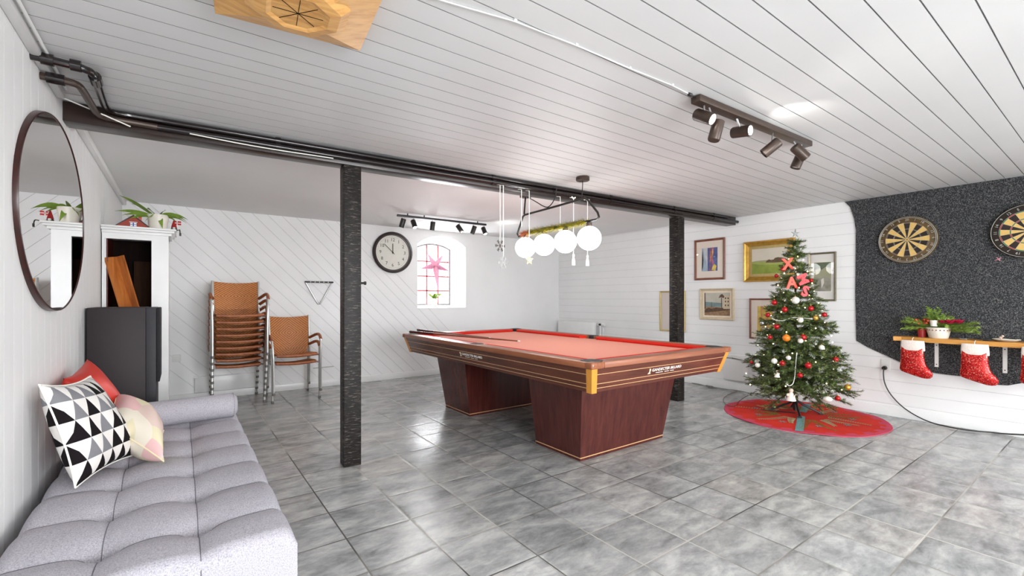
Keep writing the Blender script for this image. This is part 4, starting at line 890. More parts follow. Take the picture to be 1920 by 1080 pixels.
A = {k: plain('art_' + k, rgb(*c), .8, var=v, scale=s) for k, (c, v, s) in dict(
    pale=((206, 206, 206), .06, 20), blue=((86, 100, 150), .3, 18), lightblue=((170, 186, 200), .15, 20), purple=((122, 92, 132), .35, 25), rose=((186, 100, 116), .35, 25), yellow=((226, 200, 90), .25, 25), orange=((206, 130, 84), .3, 30),
    sky=((214, 206, 190), .04, 6), field=((140, 156, 66), .18, 9), field2=((164, 172, 96), .12, 9), trees=((104, 84, 62), .25, 50), hill=((164, 160, 128), .08, 10), dark=((58, 50, 46), .3, 30),
    harsky=((190, 186, 172), .08, 8), water=((120, 138, 140), .15, 20), quay=((150, 120, 90), .3, 30), brown=((96, 72, 56), .35, 45), house=((206, 188, 160), .1, 30), gray=((150, 144, 128), .3, 16), green=((94, 104, 78), .3, 14), beige=((222, 208, 196), .02, 4), ochre=((212, 176, 96), .2, 16)).items()}
def art_abs(m, aw, ah):
    bgd(m, aw, ah)
    patch(m, 1, [(.38, 0), (1, 0), (1, 1), (.38, 1)], aw, ah, .0042)
    patch(m, 2, [(.0, .0), (.36, .0), (.33, .25), (.30, .45), (.20, .62), (.12, .85), (.08, 1), (.02, .7), (.10, .45), (.0, .3)], aw, ah)
    patch(m, 7, [(.02, .0), (.10, .2), (.13, .5), (.06, .95), (.03, .6)], aw, ah, .0047)
    patch(m, 3, [(.42, 1), (.50, .8), (.40, .55), (.52, .3), (.42, .0), (.62, .0), (.64, .3), (.56, .6), (.62, .85), (.58, 1)], aw, ah)
    patch(m, 4, [(.60, 1), (.64, .75), (.60, .5), (.68, .25), (.64, 0), (.80, 0), (.78, .3), (.70, .55), (.76, .8), (.74, 1)], aw, ah)
    patch(m, 5, [(.62, .05), (.86, .0), (.92, .22), (.78, .30), (.70, .2)], aw, ah, .0047)
    patch(m, 6, [(.54, .35), (.62, .55), (.60, .9), (.55, .8), (.53, .5)], aw, ah, .0047)
    patch(m, 5, [(.66, .6), (.73, .75), (.70, .95), (.66, .85)], aw, ah, .0048)
    return [A['pale'], A['blue'], A['lightblue'], A['purple'], A['rose'], A['yellow'], A['orange'], A['dark']]
def art_field(m, aw, ah):
    bgd(m, aw, ah); patch(m, 1, [(0, 0), (1, 0), (1, .46), (0, .5)], aw, ah, .0042); patch(m, 2, [(0, .42), (.3, .36), (.7, .34), (1, .38), (1, .46), (0, .5)], aw, ah)
    patch(m, 3, [(0, .5), (1, .46), (1, .52), (.6, .54), (.2, .53)], aw, ah, .0046)
    patch(m, 4, [(.40, .44), (.44, .52), (.50, .56), (.55, .52), (.62, .54), (.66, .60), (.74, .62), (.84, .60), (.94, .56), (1, .5), (1, .42), (.6, .42)], aw, ah, .0048)
    return [A['sky'], A['field'], A['field2'], A['hill'], A['trees']]
def art_harbour(m, aw, ah):
    bgd(m, aw, ah); patch(m, 1, [(0, .38), (.7, .38), (.7, .55), (0, .60)], aw, ah, .0042); patch(m, 2, [(0, 0), (1, 0), (1, .34), (0, .40)], aw, ah, .0043)
    patch(m, 3, [(0, .22), (.15, .34), (.3, .30), (.5, .36), (.7, .33), (1, .36), (1, .26), (.6, .20), (.3, .16), (0, .12)], aw, ah)
    patch(m, 4, [(.74, .30), (1, .30), (1, .82), (.88, .9), (.76, .80)], aw, ah, .0046)
    patch(m, 3, [(.66, .3), (.69, .3), (.69, .78), (.66, .78)], aw, ah, .0048); patch(m, 3, [(.56, .76), (.62, .9), (.70, .94), (.78, .84), (.76, .76), (.66, .80)], aw, ah, .0049)
    patch(m, 3, [(.28, .36), (.30, .36), (.295, .6), (.285, .6)], aw, ah, .0048)
    for x in (.80, .9):
        for y in (.42, .58, .72): patch(m, 3, [(x, y), (x + .045, y), (x + .045, y + .07), (x, y + .07)], aw, ah, .005)
    patch(m, 5, [(0, .3), (.05, .3), (.04, 1), (0, 1)], aw, ah, .0049)
    return [A['harsky'], A['water'], A['quay'], A['brown'], A['house'], A['dark']]
def art_forest(m, aw, ah):
    bgd(m, aw, ah); patch(m, 1, [(0, .72), (.3, .8), (.45, .74), (.7, .84), (1, .76), (1, 1), (0, 1)], aw, ah); patch(m, 2, [(0, 0), (1, 0), (1, .42), (.6, .5), (.3, .44), (0, .52)], aw, ah); patch(m, 3, [(.45, .1), (.6, .3), (.56, .46), (.42, .4)], aw, ah, .0048)
    return [A['hill'], A['green'], A['gray'], A['sky']]
def art_ochre(m, aw, ah):
    bgd(m, aw, ah)
    for i, x in enumerate((.08, .24, .4, .6, .78)): patch(m, 1 + i % 2, [(x, 0), (x + .05, 0), (x + .07, 1), (x + .02, 1)], aw, ah)
    patch(m, 3, [(.2, 0), (.5, .1), (.8, 0)], aw, ah, .0048); return [A['ochre'], A['yellow'], A['orange'], A['brown']]
def art_blank(m, aw, ah): bgd(m, aw, ah); return [A['beige']]
def art_note(m, aw, ah):
    bgd(m, aw, ah)
    for y in (.8, .55, .30): patch(m, 1, [(.12, y - .1), (.85, y - .1), (.85, y + .1), (.12, y + .1)], aw, ah)
    return [A['sky'], A['gray']]
picture('abstract blue and purple picture in red brown frame, right of far post', 3.614, 3.179, 1.43, 1.98, .028, 'frame_red', (.075, .09), 'matcream', art_abs)
picture('green field landscape painting in wide gilded frame above the tree', 2.925, 2.33, 1.385, 1.885, .062, 'frame_gold', (.03, .035), 'frame_goldpale', art_field, .045, True, False)
picture('tall narrow picture in antique silver frame reflecting the globe lamps', 2.195, 1.928, 1.15, 1.69, .02, 'frame_silver', (.030, .09), 'matwhite', art_forest, .03)
picture('harbour town painting in pale frame below the abstract picture', 3.526, 3.055, .895, 1.312, .035, 'frame_pale', (.022, .022), 'matcream', art_harbour, .035, True, False)
picture('yellow ochre picture in red brown frame partly behind the Christmas tree', 2.861, 2.49, .68, 1.18, .02, 'frame_red', (.075, .075), 'matcream', art_ochre)
picture('blank beige picture in thin pale gold frame behind far post', 4.178, 3.76, .70, 1.288, .022, 'frame_goldpale', None, None, art_blank, .022)
t = thing('wall_notice', 'small white notice board with grey rows left of the far post', 'notice', mw=on_right(3.90, 1.52)); m = MB(); mt = art_note(m, .17, .25); m.build('sheet', mt, t, smooth=0, fixn=False)

# ---------------------------------------------------------------- carpet panel, dartboards, shelf
prof = [(1.85, ZC - .005), (1.80, ZC - .07), (1.765, ZC - .2), (1.75, 1.9), (1.755, 1.2), (1.745, .735), (1.65, .675), (1.37, .545), (1.33, .50), (1.12, .475), (.9, .47), (.82, .44), (.75, .425), (.66, .43), (.56, .47), (.3, .5), (-.6, .5), (-.6, ZC - .005)]
m = MB(); m.prism([(-y, z) for y, z in prof], 0, .012, MW((0, -1, 0), (0, 0, 1), (-1, 0, 0), (XR - .001, 0, 0)))
tag(m.build('wall_carpet', 'carpet', smooth=0), 'large charcoal speckled carpet panel fixed to the right wall', 'carpet')
def dartboard(lab, Y, z, R, style, rot):
    t = thing('dartboard', lab, 'dartboard', mw=on_right(Y, z, .013)); k = R / .225
    m = MB(); m.lathe([(.0001, 0), (R - .004, 0), (R, .006), (R, .032), (R - .006, .036), (.0001, .036)], n=80); m.build('backing', 'boardblack' if style else 'boardring', t)
    m = MB(); rr = [.016, .099, .107, .162, .170] if style else [.012, .095, .101, .150, .158]; rr = [a * k * (1.0 if style else 1.04) for a in rr]
    for s in range(20):
        a0, a1 = rot + (s - .5) * PI / 10, rot + (s + .5) * PI / 10
        for b_ in range(4):
            dk = s % 2 == 0; m.mi = (0 if dk else 1) if b_ in (0, 2) else ((2 if dk else 3))
            r0_, r1_ = rr[b_], rr[b_ + 1]; aa = [a0 + (a1 - a0) * i / 3 for i in range(4)]
            m.face([(r0_ * math.cos(a), r0_ * math.sin(a), .0368) for a in aa] + [(r1_ * math.cos(a), r1_ * math.sin(a), .0368) for a in reversed(aa)])
    m.mi = 3; m.cyl((0, 0, .0366), (0, 0, .0372), rr[0], n=20); m.mi = 2; m.cyl((0, 0, .0366), (0, 0, .0376), rr[0] * .45, n=16)
    m.build('scoring_face', ['boardblack', 'boardtan', 'boardred', 'boardgreen'] if style else ['boardblack', 'boardtan', 'boardring', 'boardtan'], t, smooth=0, fixn=False)
    m = MB(); nums = [20, 1, 18, 4, 13, 6, 10, 15, 2, 17, 3, 19, 7, 16, 8, 11, 14, 9, 12, 5]
    for i, nn in enumerate(nums): a = PI / 2 - i * PI / 10; m.text(str(nn), .03, T(.19 * k * math.cos(a), .19 * k * math.sin(a), .0372) @ Matrix.Rotation(a - PI / 2, 4, 'Z'), .0006)
    m.build('numbers', 'wire', t, smooth=0)
    m = MB()
    for r_ in [R - .008] + ([] if style else [R - .018]): m.tube([(r_ * math.cos(a), r_ * math.sin(a), .038) for a in [2 * PI * i / 64 for i in range(65)]], .0022, 6)
    m.build('number_ring', 'wire', t)
    m = MB()
    for r_ in rr[1:]: m.tube([(r_ * math.cos(a), r_ * math.sin(a), .0372) for a in [2 * PI * i / 60 for i in range(61)]], .0007, 4)
    for s in range(20): a = rot + (s + .5) * PI / 10; m.tube([(rr[0] * math.cos(a), rr[0] * math.sin(a), .0372), (rr[4] * math.cos(a), rr[4] * math.sin(a), .0372)], .0007, 4)
    m.build('spider_wires', 'wire', t)
dartboard('worn tan and brown dartboard above the potted flowers', 1.323, 1.752, .228, 0, PI / 2 + PI / 10 * 0)
dartboard('newer black dartboard with red and green rings at right edge', .535, 1.745, .228, 1, PI / 2)
t = thing('dart', 'pink flighted dart stuck in carpet below the newer dartboard', 'dart', mw=on_right(.70, 1.515, .012))
m = MB(); m.cyl((0, 0, 0), (0, 0, .03), .001, n=6); m.cyl((0, 0, .03), (0, 0, .07), .0035, n=10); m.cyl((0, 0, .07), (0, 0, .12), .002, n=8); m.build('barrel', 'steel', t)
m = MB(); [m.box((0, 0, .12), (.04, .001, .04), (0, 0, k * PI / 2 + .5)) for k in range(2)]; m.build('flight', 'pinkstar', t)

t = thing('live_edge_shelf', 'oak plank shelf with a live edge under the dartboards', 'shelf', (XR - .013, .85, .795)); off = t.location
SZ, ST = .815, .04
pl = [(0, 1.345), (-.13, 1.40), (-.215, 1.385), (-.19, 1.33), (-.21, 1.22), (-.235, 1.1), (-.24, .95), (-.23, .8), (-.235, .6), (-.22, .3), (-.23, -.3), (0, -.3)]
m = MB(); m.rings([[(XR - .013 + x * .97, y, SZ - ST) for x, y in pl], [(XR - .013 + x, y, SZ) for x, y in pl]]); m.build('plank', 'oak', t, off=off, smooth=20)
for y in (1.115, .675, .1):
    m = MB(); m.b2((XR - .016, y - .014, .535), (XR - .012, y + .014, SZ - ST)); m.b2((XR - .19, y - .014, SZ - ST - .004), (XR - .012, y + .014, SZ - ST)); m.mi = 1; [m.cyl((XR - .016, y, z), (XR - .018, y, z), .005, n=8) for z in (.56, .74)]; m.build('bracket', ['plastic', 'black'], t, off=off)
# stockings
def stocking(lab, y, z, s=1., flip=1):
    t = thing('christmas_stocking', lab, 'stocking', mw=MW((0, -1, 0), (0, 0, 1), (-1, 0, 0), (XR - .275, y, z)))
    def loft(rows, mt, name, sm=60):
        m = MB(); rg = []
        for (cx, cy, hw, a, th_) in rows:
            hw *= 1.13; cx *= 1.05
            u = Vector((math.cos(a), math.sin(a), 0)); rg.append([Vector((cx, cy, 0)) + u * hw * math.cos(b_) + Vector((0, 0, 1)) * th_ * math.sin(b_) for b_ in [2 * PI * k / 24 for k in range(24)]])
        m.rings(rg); return m.build(name, mt, t, smooth=sm)
    outl = [(-.082, -.05), (-.085, -.10), (-.086, -.15), (-.088, -.20), (-.093, -.25), (-.092, -.272), (-.08, -.288), (-.05, -.30), (-.01, -.313), (.03, -.325), (.07, -.336), (.10, -.338), (.125, -.332), (.14, -.315), (.143, -.292), (.132, -.266), (.112, -.24), (.096, -.21), (.087, -.17), (.081, -.12), (.079, -.05), (.03, -.05), (-.03, -.05)]
    m = MB(); cc = Vector((.006, -.21, 0)); rg = []
    for k_ in (0, .3, .55, .75, .88, .96, 1.0, .96, .88, .75, .55, .3, 0):
        sgn = -1 if len(rg) < 6 else 1; zz = sgn * .028 * math.sqrt(max(0, 1 - k_ ** 2.6)); rg.append([cc + (Vector((x, y, 0)) - cc) * max(k_, .002) + Vector((0, 0, zz)) for x, y in outl])
    m.rings(rg); m.build('boot', 'sequin', t, smooth=70)
    loft([(0, .0, .070, 0, .016), (0, .004, .074, 0, .019), (.001, -.04, .077, 0, .022), (.002, -.085, .078, 0, .021), (.002, -.089, .074, 0, .018)], 'plush', 'cuff')
    m = MB(); m.tube([(0, 0, 0), (0, .02, .0), (0, .03, -.02), (0, .03, -.05)], .0025, 6); m.build('hanging_loop', 'string', t); return t
stocking('red sequin Christmas stocking with white cuff, hanging leftmost from the shelf', 1.232, .785)
stocking('red sequin Christmas stocking with white cuff, in the middle of the shelf', .822, .785)
stocking('red sequin Christmas stocking with white cuff, cut off by the right edge', .47, .785)
# flower arrangement
t = thing('flower_arrangement', 'Christmas flower arrangement in white ceramic bowl on oak shelf', 'plant', (XR - .125, 1.08, SZ))
m = MB(); m.lathe([(.0001, 0), (.062, 0), (.068, .008), (.088, .095), (.094, .10), (.084, .10), (.0001, .09)], n=32)
m.mi = 1
for k in range(9): a = PI + (k - 4) * .32; m.sph((.082 * math.cos(a), .082 * math.sin(a), .075), .006, 8)
m.build('bowl', ['ceramic', 'redprint'], t)
def sprig(m, p0, p1, nn, L, wdt=.0016, mis=(0,), gap=0.):
    p0, p1 = Vector(p0), Vector(p1); d = (p1 - p0); dn = d.normalized(); u = dn.orthogonal().normalized(); v = dn.cross(u)
    for i in range(nn):
        s = (i + random.random()) / nn; a = random.random() * 2 * PI; c = p0 + d * s; r = (u * math.cos(a) + v * math.sin(a)); k = r * .8 + dn * .75
        w_ = dn.cross(r).normalized() * wdt; l = L * (1 - .35 * s); m.mi = random.choice(mis); m.face([c - w_, c + w_, c + k.normalized() * l + w_ * .2, c + k.normalized() * l - w_ * .2])
random.seed(11); m = MB()
for k in range(60):
    a = 2 * PI * k / 60 + random.uniform(-.1, .1); ry = abs(math.cos(a - PI / 2)); L = .13 + .13 * ry ** 2; L = min(L, .12) if math.cos(a) > .35 else L
    L = .075 if math.cos(a) < -.45 else L; e = Vector((math.cos(a) * L * .9, math.sin(a) * L, .12 + random.uniform(-.06 if abs(math.sin(a)) > .6 else 0, .07))); sprig(m, (0, 0, .10), e, 130, .046, .0032)
m.build('fir_sprigs', 'firgreen', t, smooth=0, fixn=False)
m = MB()
for k in range(40): a = random.random() * 2 * PI; r_ = random.uniform(.03, .16); m.sph((-.02 + .35 * r_ * math.cos(a), .04 + r_ * abs(math.sin(a)) * 1.0, .140 + random.uniform(-.01, .03)), random.uniform(.008, .014), 8)
m.build('berries', 'berry', t)
def petals(m, c, r, n=12):
    for k in range(n):
        a = 2 * PI * k / n; tlt = .35 if k % 2 else .75; d = Vector((math.cos(a) * math.cos(tlt), math.sin(a) * math.cos(tlt), math.sin(tlt))); s = Vector((-math.sin(a), math.cos(a), 0)) * r * .3; c = Vector(c)
        m.face([c, c + d * r * .5 - s, c + d * r, c + d * r * .5 + s])
m = MB(); petals(m, (-.06, -.085, .135), .065); petals(m, (-.04, -.14, .14), .06); petals(m, (-.07, -.04, .14), .05); m.build('poinsettia_bloom', 'flower', t, smooth=0, fixn=False)
m = MB(); m.lathe([(.0001, .11), (.024, .11), (.032, .165), (.028, .165), (.0001, .16)], (-.06, .02, 0), 20); m.build('inner_pot', 'ceramic', t)
m = MB(); random.seed(4)
for k in range(14):
    a = random.random() * 2 * PI; e = Vector((-.06 + random.uniform(-.04, .04), .02 + random.uniform(-.09, .06), .27 + random.uniform(-.04, .03))); st = Vector((-.06, .02, .16)); m.tube([st, (st + e) / 2 + Vector((0, 0, .01)), e], .0015, 5)
    for j in range(9):
        c = st.lerp(e, .3 + .7 * j / 8); d = Vector((random.uniform(-1, 1), random.uniform(-1, 1), random.uniform(-.2, .8))).normalized(); s = d.orthogonal().normalized() * .006; m.face([c, c + d * .014 - s, c + d * .028, c + d * .014 + s])
m.build('boxwood_stems', 'leaf', t, smooth=0, fixn=False)
t = thing('candle_glass', 'small dark red glass behind the flower bowl on the shelf', 'glass', (XR - .11, 1.20, SZ)); m = MB(); m.lathe([(.0001, 0), (.03, 0), (.034, .085), (.03, .085), (.027, .01), (.0001, .01)], n=20); m.build('cup', 'redprint', t)
t = thing('white_dish', 'low white dish with a few things on it at right shelf end', 'dish', (XR - .12, .655, SZ)); m = MB(); m.lathe([(.0001, .004), (.05, 0), (.085, .018), (.082, .022), (.05, .008), (.0001, .008)], n=36); m.build('dish_body', 'ceramic', t)
m = MB(); m.sph((0, .03, .03), .014, 10); m.sph((-.01, .02, .045), .009, 10); m.build('pink_figure', 'skin', t); m = MB(); m.tube([(-.01, .02, .03), (-.02, -.02, .028), (-.01, -.06, .026)], .004, 6); m.build('pen', 'black', t)
m = MB(); m.box((XR - .16, .765, SZ + .008), (.025, .05, .016), None, .004); tag(m.build('dart_case', 'black'), 'small flat black case lying left of the white dish', 'case')
m = MB(); m.box((XR - .13, .915, SZ + .004), (.015, .045, .008), None, .002); tag(m.build('pencil_stub', 'steel'), 'tiny grey metal piece lying mid shelf above the middle stocking', 'trinket')
# socket and black cable
t = thing('wall_socket', 'white wall socket with black plug below the carpet panel', 'socket', mw=on_right(1.50, .50)); m = MB(); m.box((0, .01, .006), (.075, .11, .012), None, .004); m.build('plate', 'plastic', t)
t = thing('appliance_lead', 'black power cord drooping from the socket down to the floor', 'cord', (XR - .03, 1.5, .48)); off = t.location
m = MB(); m.cyl((XR - .012, 1.505, .478), (XR - .045, 1.505, .478), .021, .018, 16); m.build('plug', 'black', t, off=off)
pts = [(XR - .045, 1.505, .475)] + [ray_hit(x, y, 'x', XR - .06) for x, y in ((1656, 700), (1658, 718), (1668, 738), (1688, 760), (1712, 777))] + [ray_hit(x, y, 'z', .012) for x, y in ((1745, 793), (1790, 803), (1830, 808.5), (1870, 806), (1900, 796))]
pts = [Vector(p) for p in pts]
for p in pts: p.x = min(p.x, XR - .03); p.z = max(p.z, .006)
pts += [Vector((XR - .03, .42, .06))]
m = MB(); m.tube(pts, .0055, 8, 2); m.build('lead', 'black', t, off=off)
m = MB(); pp = [ray_hit(x, y, 'z', .008) for x, y in ((1306, 716), (1322, 720), (1334, 727), (1343, 724), (1338, 719), (1326, 722), (1330, 729), (1345, 727), (1362, 731), (1380, 729), (1400, 735), (1425, 745))]
for p in pp: p.x = min(p.x, XR - .025)
m.tube(pp, .003, 6, 2); tag(m.build('extension_lead', 'rubber'), 'thin grey lead coiled on the floor behind the pool table end', 'cord')

# ---------------------------------------------------------------- Christmas tree
tx, ty = 5.06, 2.05
t = thing('tree_skirt', 'round red felt tree skirt with pink border and embroidered ferns', 'rug', (5.05, 1.99, .0))
RR = .705
def skirt_h(x, y): r_ = math.hypot(x, y); return .008 + .004 * math.sin(7 * math.atan2(y, x) + 1) * (r_ / RR) ** 2 + .012 * max(0, 1 - r_ / .4)
m = MB(); nR, nA = 16, 96
for s_, dz in ((0, 0), (1, -.006)):
    g = {(i, j): m.b.verts.new((RR * i / nR * math.cos(2 * PI * j / nA), RR * i / nR * math.sin(2 * PI * j / nA), skirt_h(RR * i / nR * math.cos(2 * PI * j / nA), RR * i / nR * math.sin(2 * PI * j / nA)) + dz)) for i in range(1, nR + 1) for j in range(nA)}
    c0_ = m.b.verts.new((0, 0, skirt_h(0, 0) + dz))
    for j in range(nA):
        m.mi = 0; m.face([c0_, g[1, j], g[1, (j + 1) % nA]])
        for i in range(1, nR): m.mi = 1 if i >= nR - 2 and (i == nR - 1 or (j // 2) % 2) else 0; m.face([g[i, j], g[i + 1, j], g[i + 1, (j + 1) % nA], g[i, (j + 1) % nA]])
    if s_ == 0: gt = g
for j in range(nA): m.mi = 1; m.face([gt[nR, j], g[nR, j], g[nR, (j + 1) % nA], gt[nR, (j + 1) % nA]])
bmesh.ops.recalc_face_normals(m.b, faces=m.b.faces[:])
def decal(pts, mi): m.mi = mi + 2; m.face([(x, y, skirt_h(x, y) + .0025) for x, y in pts])
def strip(p, q_, wd, mi, n=14):
    p, q_ = Vector(p), Vector(q_); d = (q_ - p); s = Vector((-d.y, d.x)).normalized() * wd
    for i in range(n): a, b_ = p + d * (i / n), p + d * ((i + 1) / n); decal([a - s, b_ - s, b_ + s, a + s], mi)
def fern(a0, r0_, r1_, bend=.3):
    for i in range(18):
        f = i / 17; a = a0 + bend * (f - .5) * .5; r_ = r0_ + (r1_ - r0_) * f; c = Vector((r_ * math.cos(a), r_ * math.sin(a))); d = Vector((math.cos(a), math.sin(a))); n_ = Vector((-d.y, d.x)); L = .036 * (1 - .5 * f)
        for s in (-1, 1): e = c + n_ * s * L + d * .012; decal([c - d * .004, e - d * .004, e + d * .006, c + d * .002], 1 if (int(a0 * 7) % 2) else 3)
a_r = math.radians(-160); strip((.10 * math.cos(a_r), .10 * math.sin(a_r)), (.68 * math.cos(a_r), .68 * math.sin(a_r)), .032, 0)
a_b = math.radians(16); strip((.10 * math.cos(a_b), .10 * math.sin(a_b)), (.60 * math.cos(a_b), .60 * math.sin(a_b)), .032, 0)
for k in range(18):
    a = 2 * PI * k / 18 + .1
    fern(a, .22, .40 + .14 * (k % 3) / 2 + (.1 if k % 5 == 0 else 0), .3 if k % 2 else -.3)
for k in range(9):
    a = 2 * PI * k / 9 + .35; c = Vector((.42 * math.cos(a), .42 * math.sin(a)))
    for j in range(6): b_ = j * PI / 3; decal([c, c + Vector((math.cos(b_ - .3), math.sin(b_ - .3))) * .022, c + Vector((math.cos(b_), math.sin(b_))) * .038, c + Vector((math.cos(b_ + .3), math.sin(b_ + .3))) * .022], 0)
sa = math.radians(108); strip((.05 * math.cos(sa), .05 * math.sin(sa)), (.36 * math.cos(sa), .36 * math.sin(sa)), .022, 2, 8)
m.build('felt_body', ['redfelt', 'pinkfelt', 'tealfelt', 'greenst', 'blackfelt', 'creamst'], t, smooth=60, fixn=False)

t = thing('christmas_tree', 'decorated artificial Christmas tree standing on the red tree skirt', 'Christmas tree', (tx, ty, .02)); off = Vector((tx, ty, .02))
m = MB(); m.cyl((0, 0, .02), (0, 0, 1.75), .016, .007, 10); m.build('trunk', 'bark', t)
for k in range(4):
    a = k * PI / 2 + .55; d = Vector((math.cos(a), math.sin(a), 0)); m = MB(); m.tube([(0, 0, .13), d * .06 + Vector((0, 0, .09)), d * .22 + Vector((0, 0, .012))], .011, 8); m.box(d * .22 + Vector((0, 0, .008)), (.03, .03, .014), (0, 0, a)); m.build('stand_leg', 'black', t)
m = MB(); m.cyl((0, 0, .03), (0, 0, .17), .022, .022, 14); m.build('stand_socket', 'black', t)
random.seed(21)
def RT(z):   # tree radius at height z
    if z < .30: return .44
    return max(.02, .50 * (1 - (z - .22) / 1.56) ** .92)
fol = MB(); wd = MB(); tips = []
levels = 30
for lv in range(levels):
    f = lv / (levels - 1); z = .24 + 1.46 * f + random.uniform(-.02, .02); nb_ = int(round(19 * (1 - f) + 5)); R_ = RT(z)
    for k in range(nb_):
        a = 2 * PI * (k + .5 * (lv % 2)) / nb_ + random.uniform(-.15, .15); L = R_ * random.uniform(.70, 1.12)
        if tx + math.cos(a) * L > XR - .05: L = (XR - .05 - tx) / math.cos(a)
        tilt = random.uniform(-.22, .30) + .25 * f; d = Vector((math.cos(a), math.sin(a), tilt)); e = Vector((0, 0, z)) + d * L; e.z -= .10 * L
        st = Vector((0, 0, z)); mid = st.lerp(e, .5) + Vector((0, 0, .02)); wd.tube([st, mid, e], .0035, 5)
        snow = random.random() < .12; mis = (0, 1, 1) if not snow else (0, 1, 2)
        sprig(fol, mid, e, int(170 * L) + 34, .045, .0024, mis); sprig(fol, st.lerp(mid, .25), mid, int(110 * L) + 12, .045, .0024, (0, 1))
        nt_ = max(2, int(L / .055))
        for j in range(nt_):
            s = .3 + .62 * (j + random.random() * .5) / nt_; p = (st.lerp(mid, s * 2) if s < .5 else mid.lerp(e, s * 2 - 1)); sd = (-1 if j % 2 else 1)
            dd = Vector((-d.y * sd, d.x * sd, 0)) * random.uniform(.6, 1.0) + Vector((d.x, d.y, 0)) * .9 + Vector((0, 0, random.uniform(-.35, .45)))
            q_ = p + dd.normalized() * random.uniform(.07, .13) * (1 - .35 * f)
            if tx + q_.x > XR - .02: q_.x = XR - .02 - tx
            wd.tube([p, q_], .002, 4); sprig(fol, p, q_, 40, .034, .0024, (2, 2, 0) if random.random() < .09 else mis)
# long low branch towards the right
for (ex, ey, ez) in ((.44, -.36, .33), (.40, -.32, .26), (.46, -.30, .39)):
    e = Vector((ex, ey, ez)); st = Vector((.12, -.1, .30)); wd.tube([st, e], .004, 5); sprig(fol, st, e, 240, .045, .0016, (0, 1))
    for j in range(12): p = st.lerp(e, .2 + .75 * j / 12); q_ = p + Vector((random.uniform(-.2, .9), random.uniform(-.9, .5), random.uniform(-.5, .6))).normalized() * .09; sprig(fol, p, q_, 34, .034, .0016, (0, 1))
# top shoot
for k in range(7): a = k * .9; sprig(fol, (0, 0, 1.66), (.035 * math.cos(a), .035 * math.sin(a), 1.74 + .02 * (k % 3)), 40, .03, .0016, (0, 1))
fo = fol.build('foliage', ['needle', 'needle2', 'snow'], t, smooth=0, fixn=False); wd.build('branches', 'bark', t)
# star
t2 = thing('tree_topper', 'pale silver star on top of the Christmas tree', 'ornament', (tx, ty, 1.80)); FC = MW((math.cos(TH), -math.sin(TH), 0), (0, 0, 1), (-math.sin(TH), -math.cos(TH), 0), (0, 0, .04))
m = MB(); m.prism(starpoly(5, .045, .014), -.005, .005, FC); m.build('star', 'starsilver', t2, smooth=0); m = MB(); m.cyl((0, 0, -.05), (0, 0, .01), .006, .004, 8); m.build('stem', 'steel', t2)
# things on the tree: each sits where its sight line meets the crown
def on_tree(px, py, out=.0):
    l = (px - 960) / 855.0; v = (559.5 - py) / 855.0; r = Vector((math.sin(TH) + l * math.cos(TH), math.cos(TH) - l * math.sin(TH), v)); best = None
    for i in range(400):
        D = 3.9 + i * .004; p = Vector((0, 0, 1.18)) + r * D; rad = math.hypot(p.x - tx, p.y - ty)
        if rad <= RT(p.z - .02) + out: return p
        if best is None or rad - RT(p.z) < best[0]: best = (rad - RT(p.z), p)
    return best[1]
def C1(x, y): return (1400 + x / 4.909, 560 + y / 4.909)
def C2(x, y): return (1280 + x / 4.697, 430 + y / 4.697)
def bauble(px, py, r, mt, lab, name='christmas_bauble', grp='baubles on the Christmas tree', sc_=(1, 1, 1)):
    p = on_tree(px, py, .015); p.z = max(p.z, .07)
    t = thing(name, lab, 'bauble', p, group=grp); m = MB(); m.sph((0, 0, 0), r, 20, sc_); m.build('ball', mt, t)
    m = MB(); m.cyl((0, 0, r * sc_[2] * .95), (0, 0, r * sc_[2] + .006), .005, n=8); m.build('cap', 'goldball', t); m = MB(); m.tube([(0, 0, r * sc_[2]), (0, .002, r * sc_[2] + .02)], .001, 4); m.build('hook', 'steel', t); return t
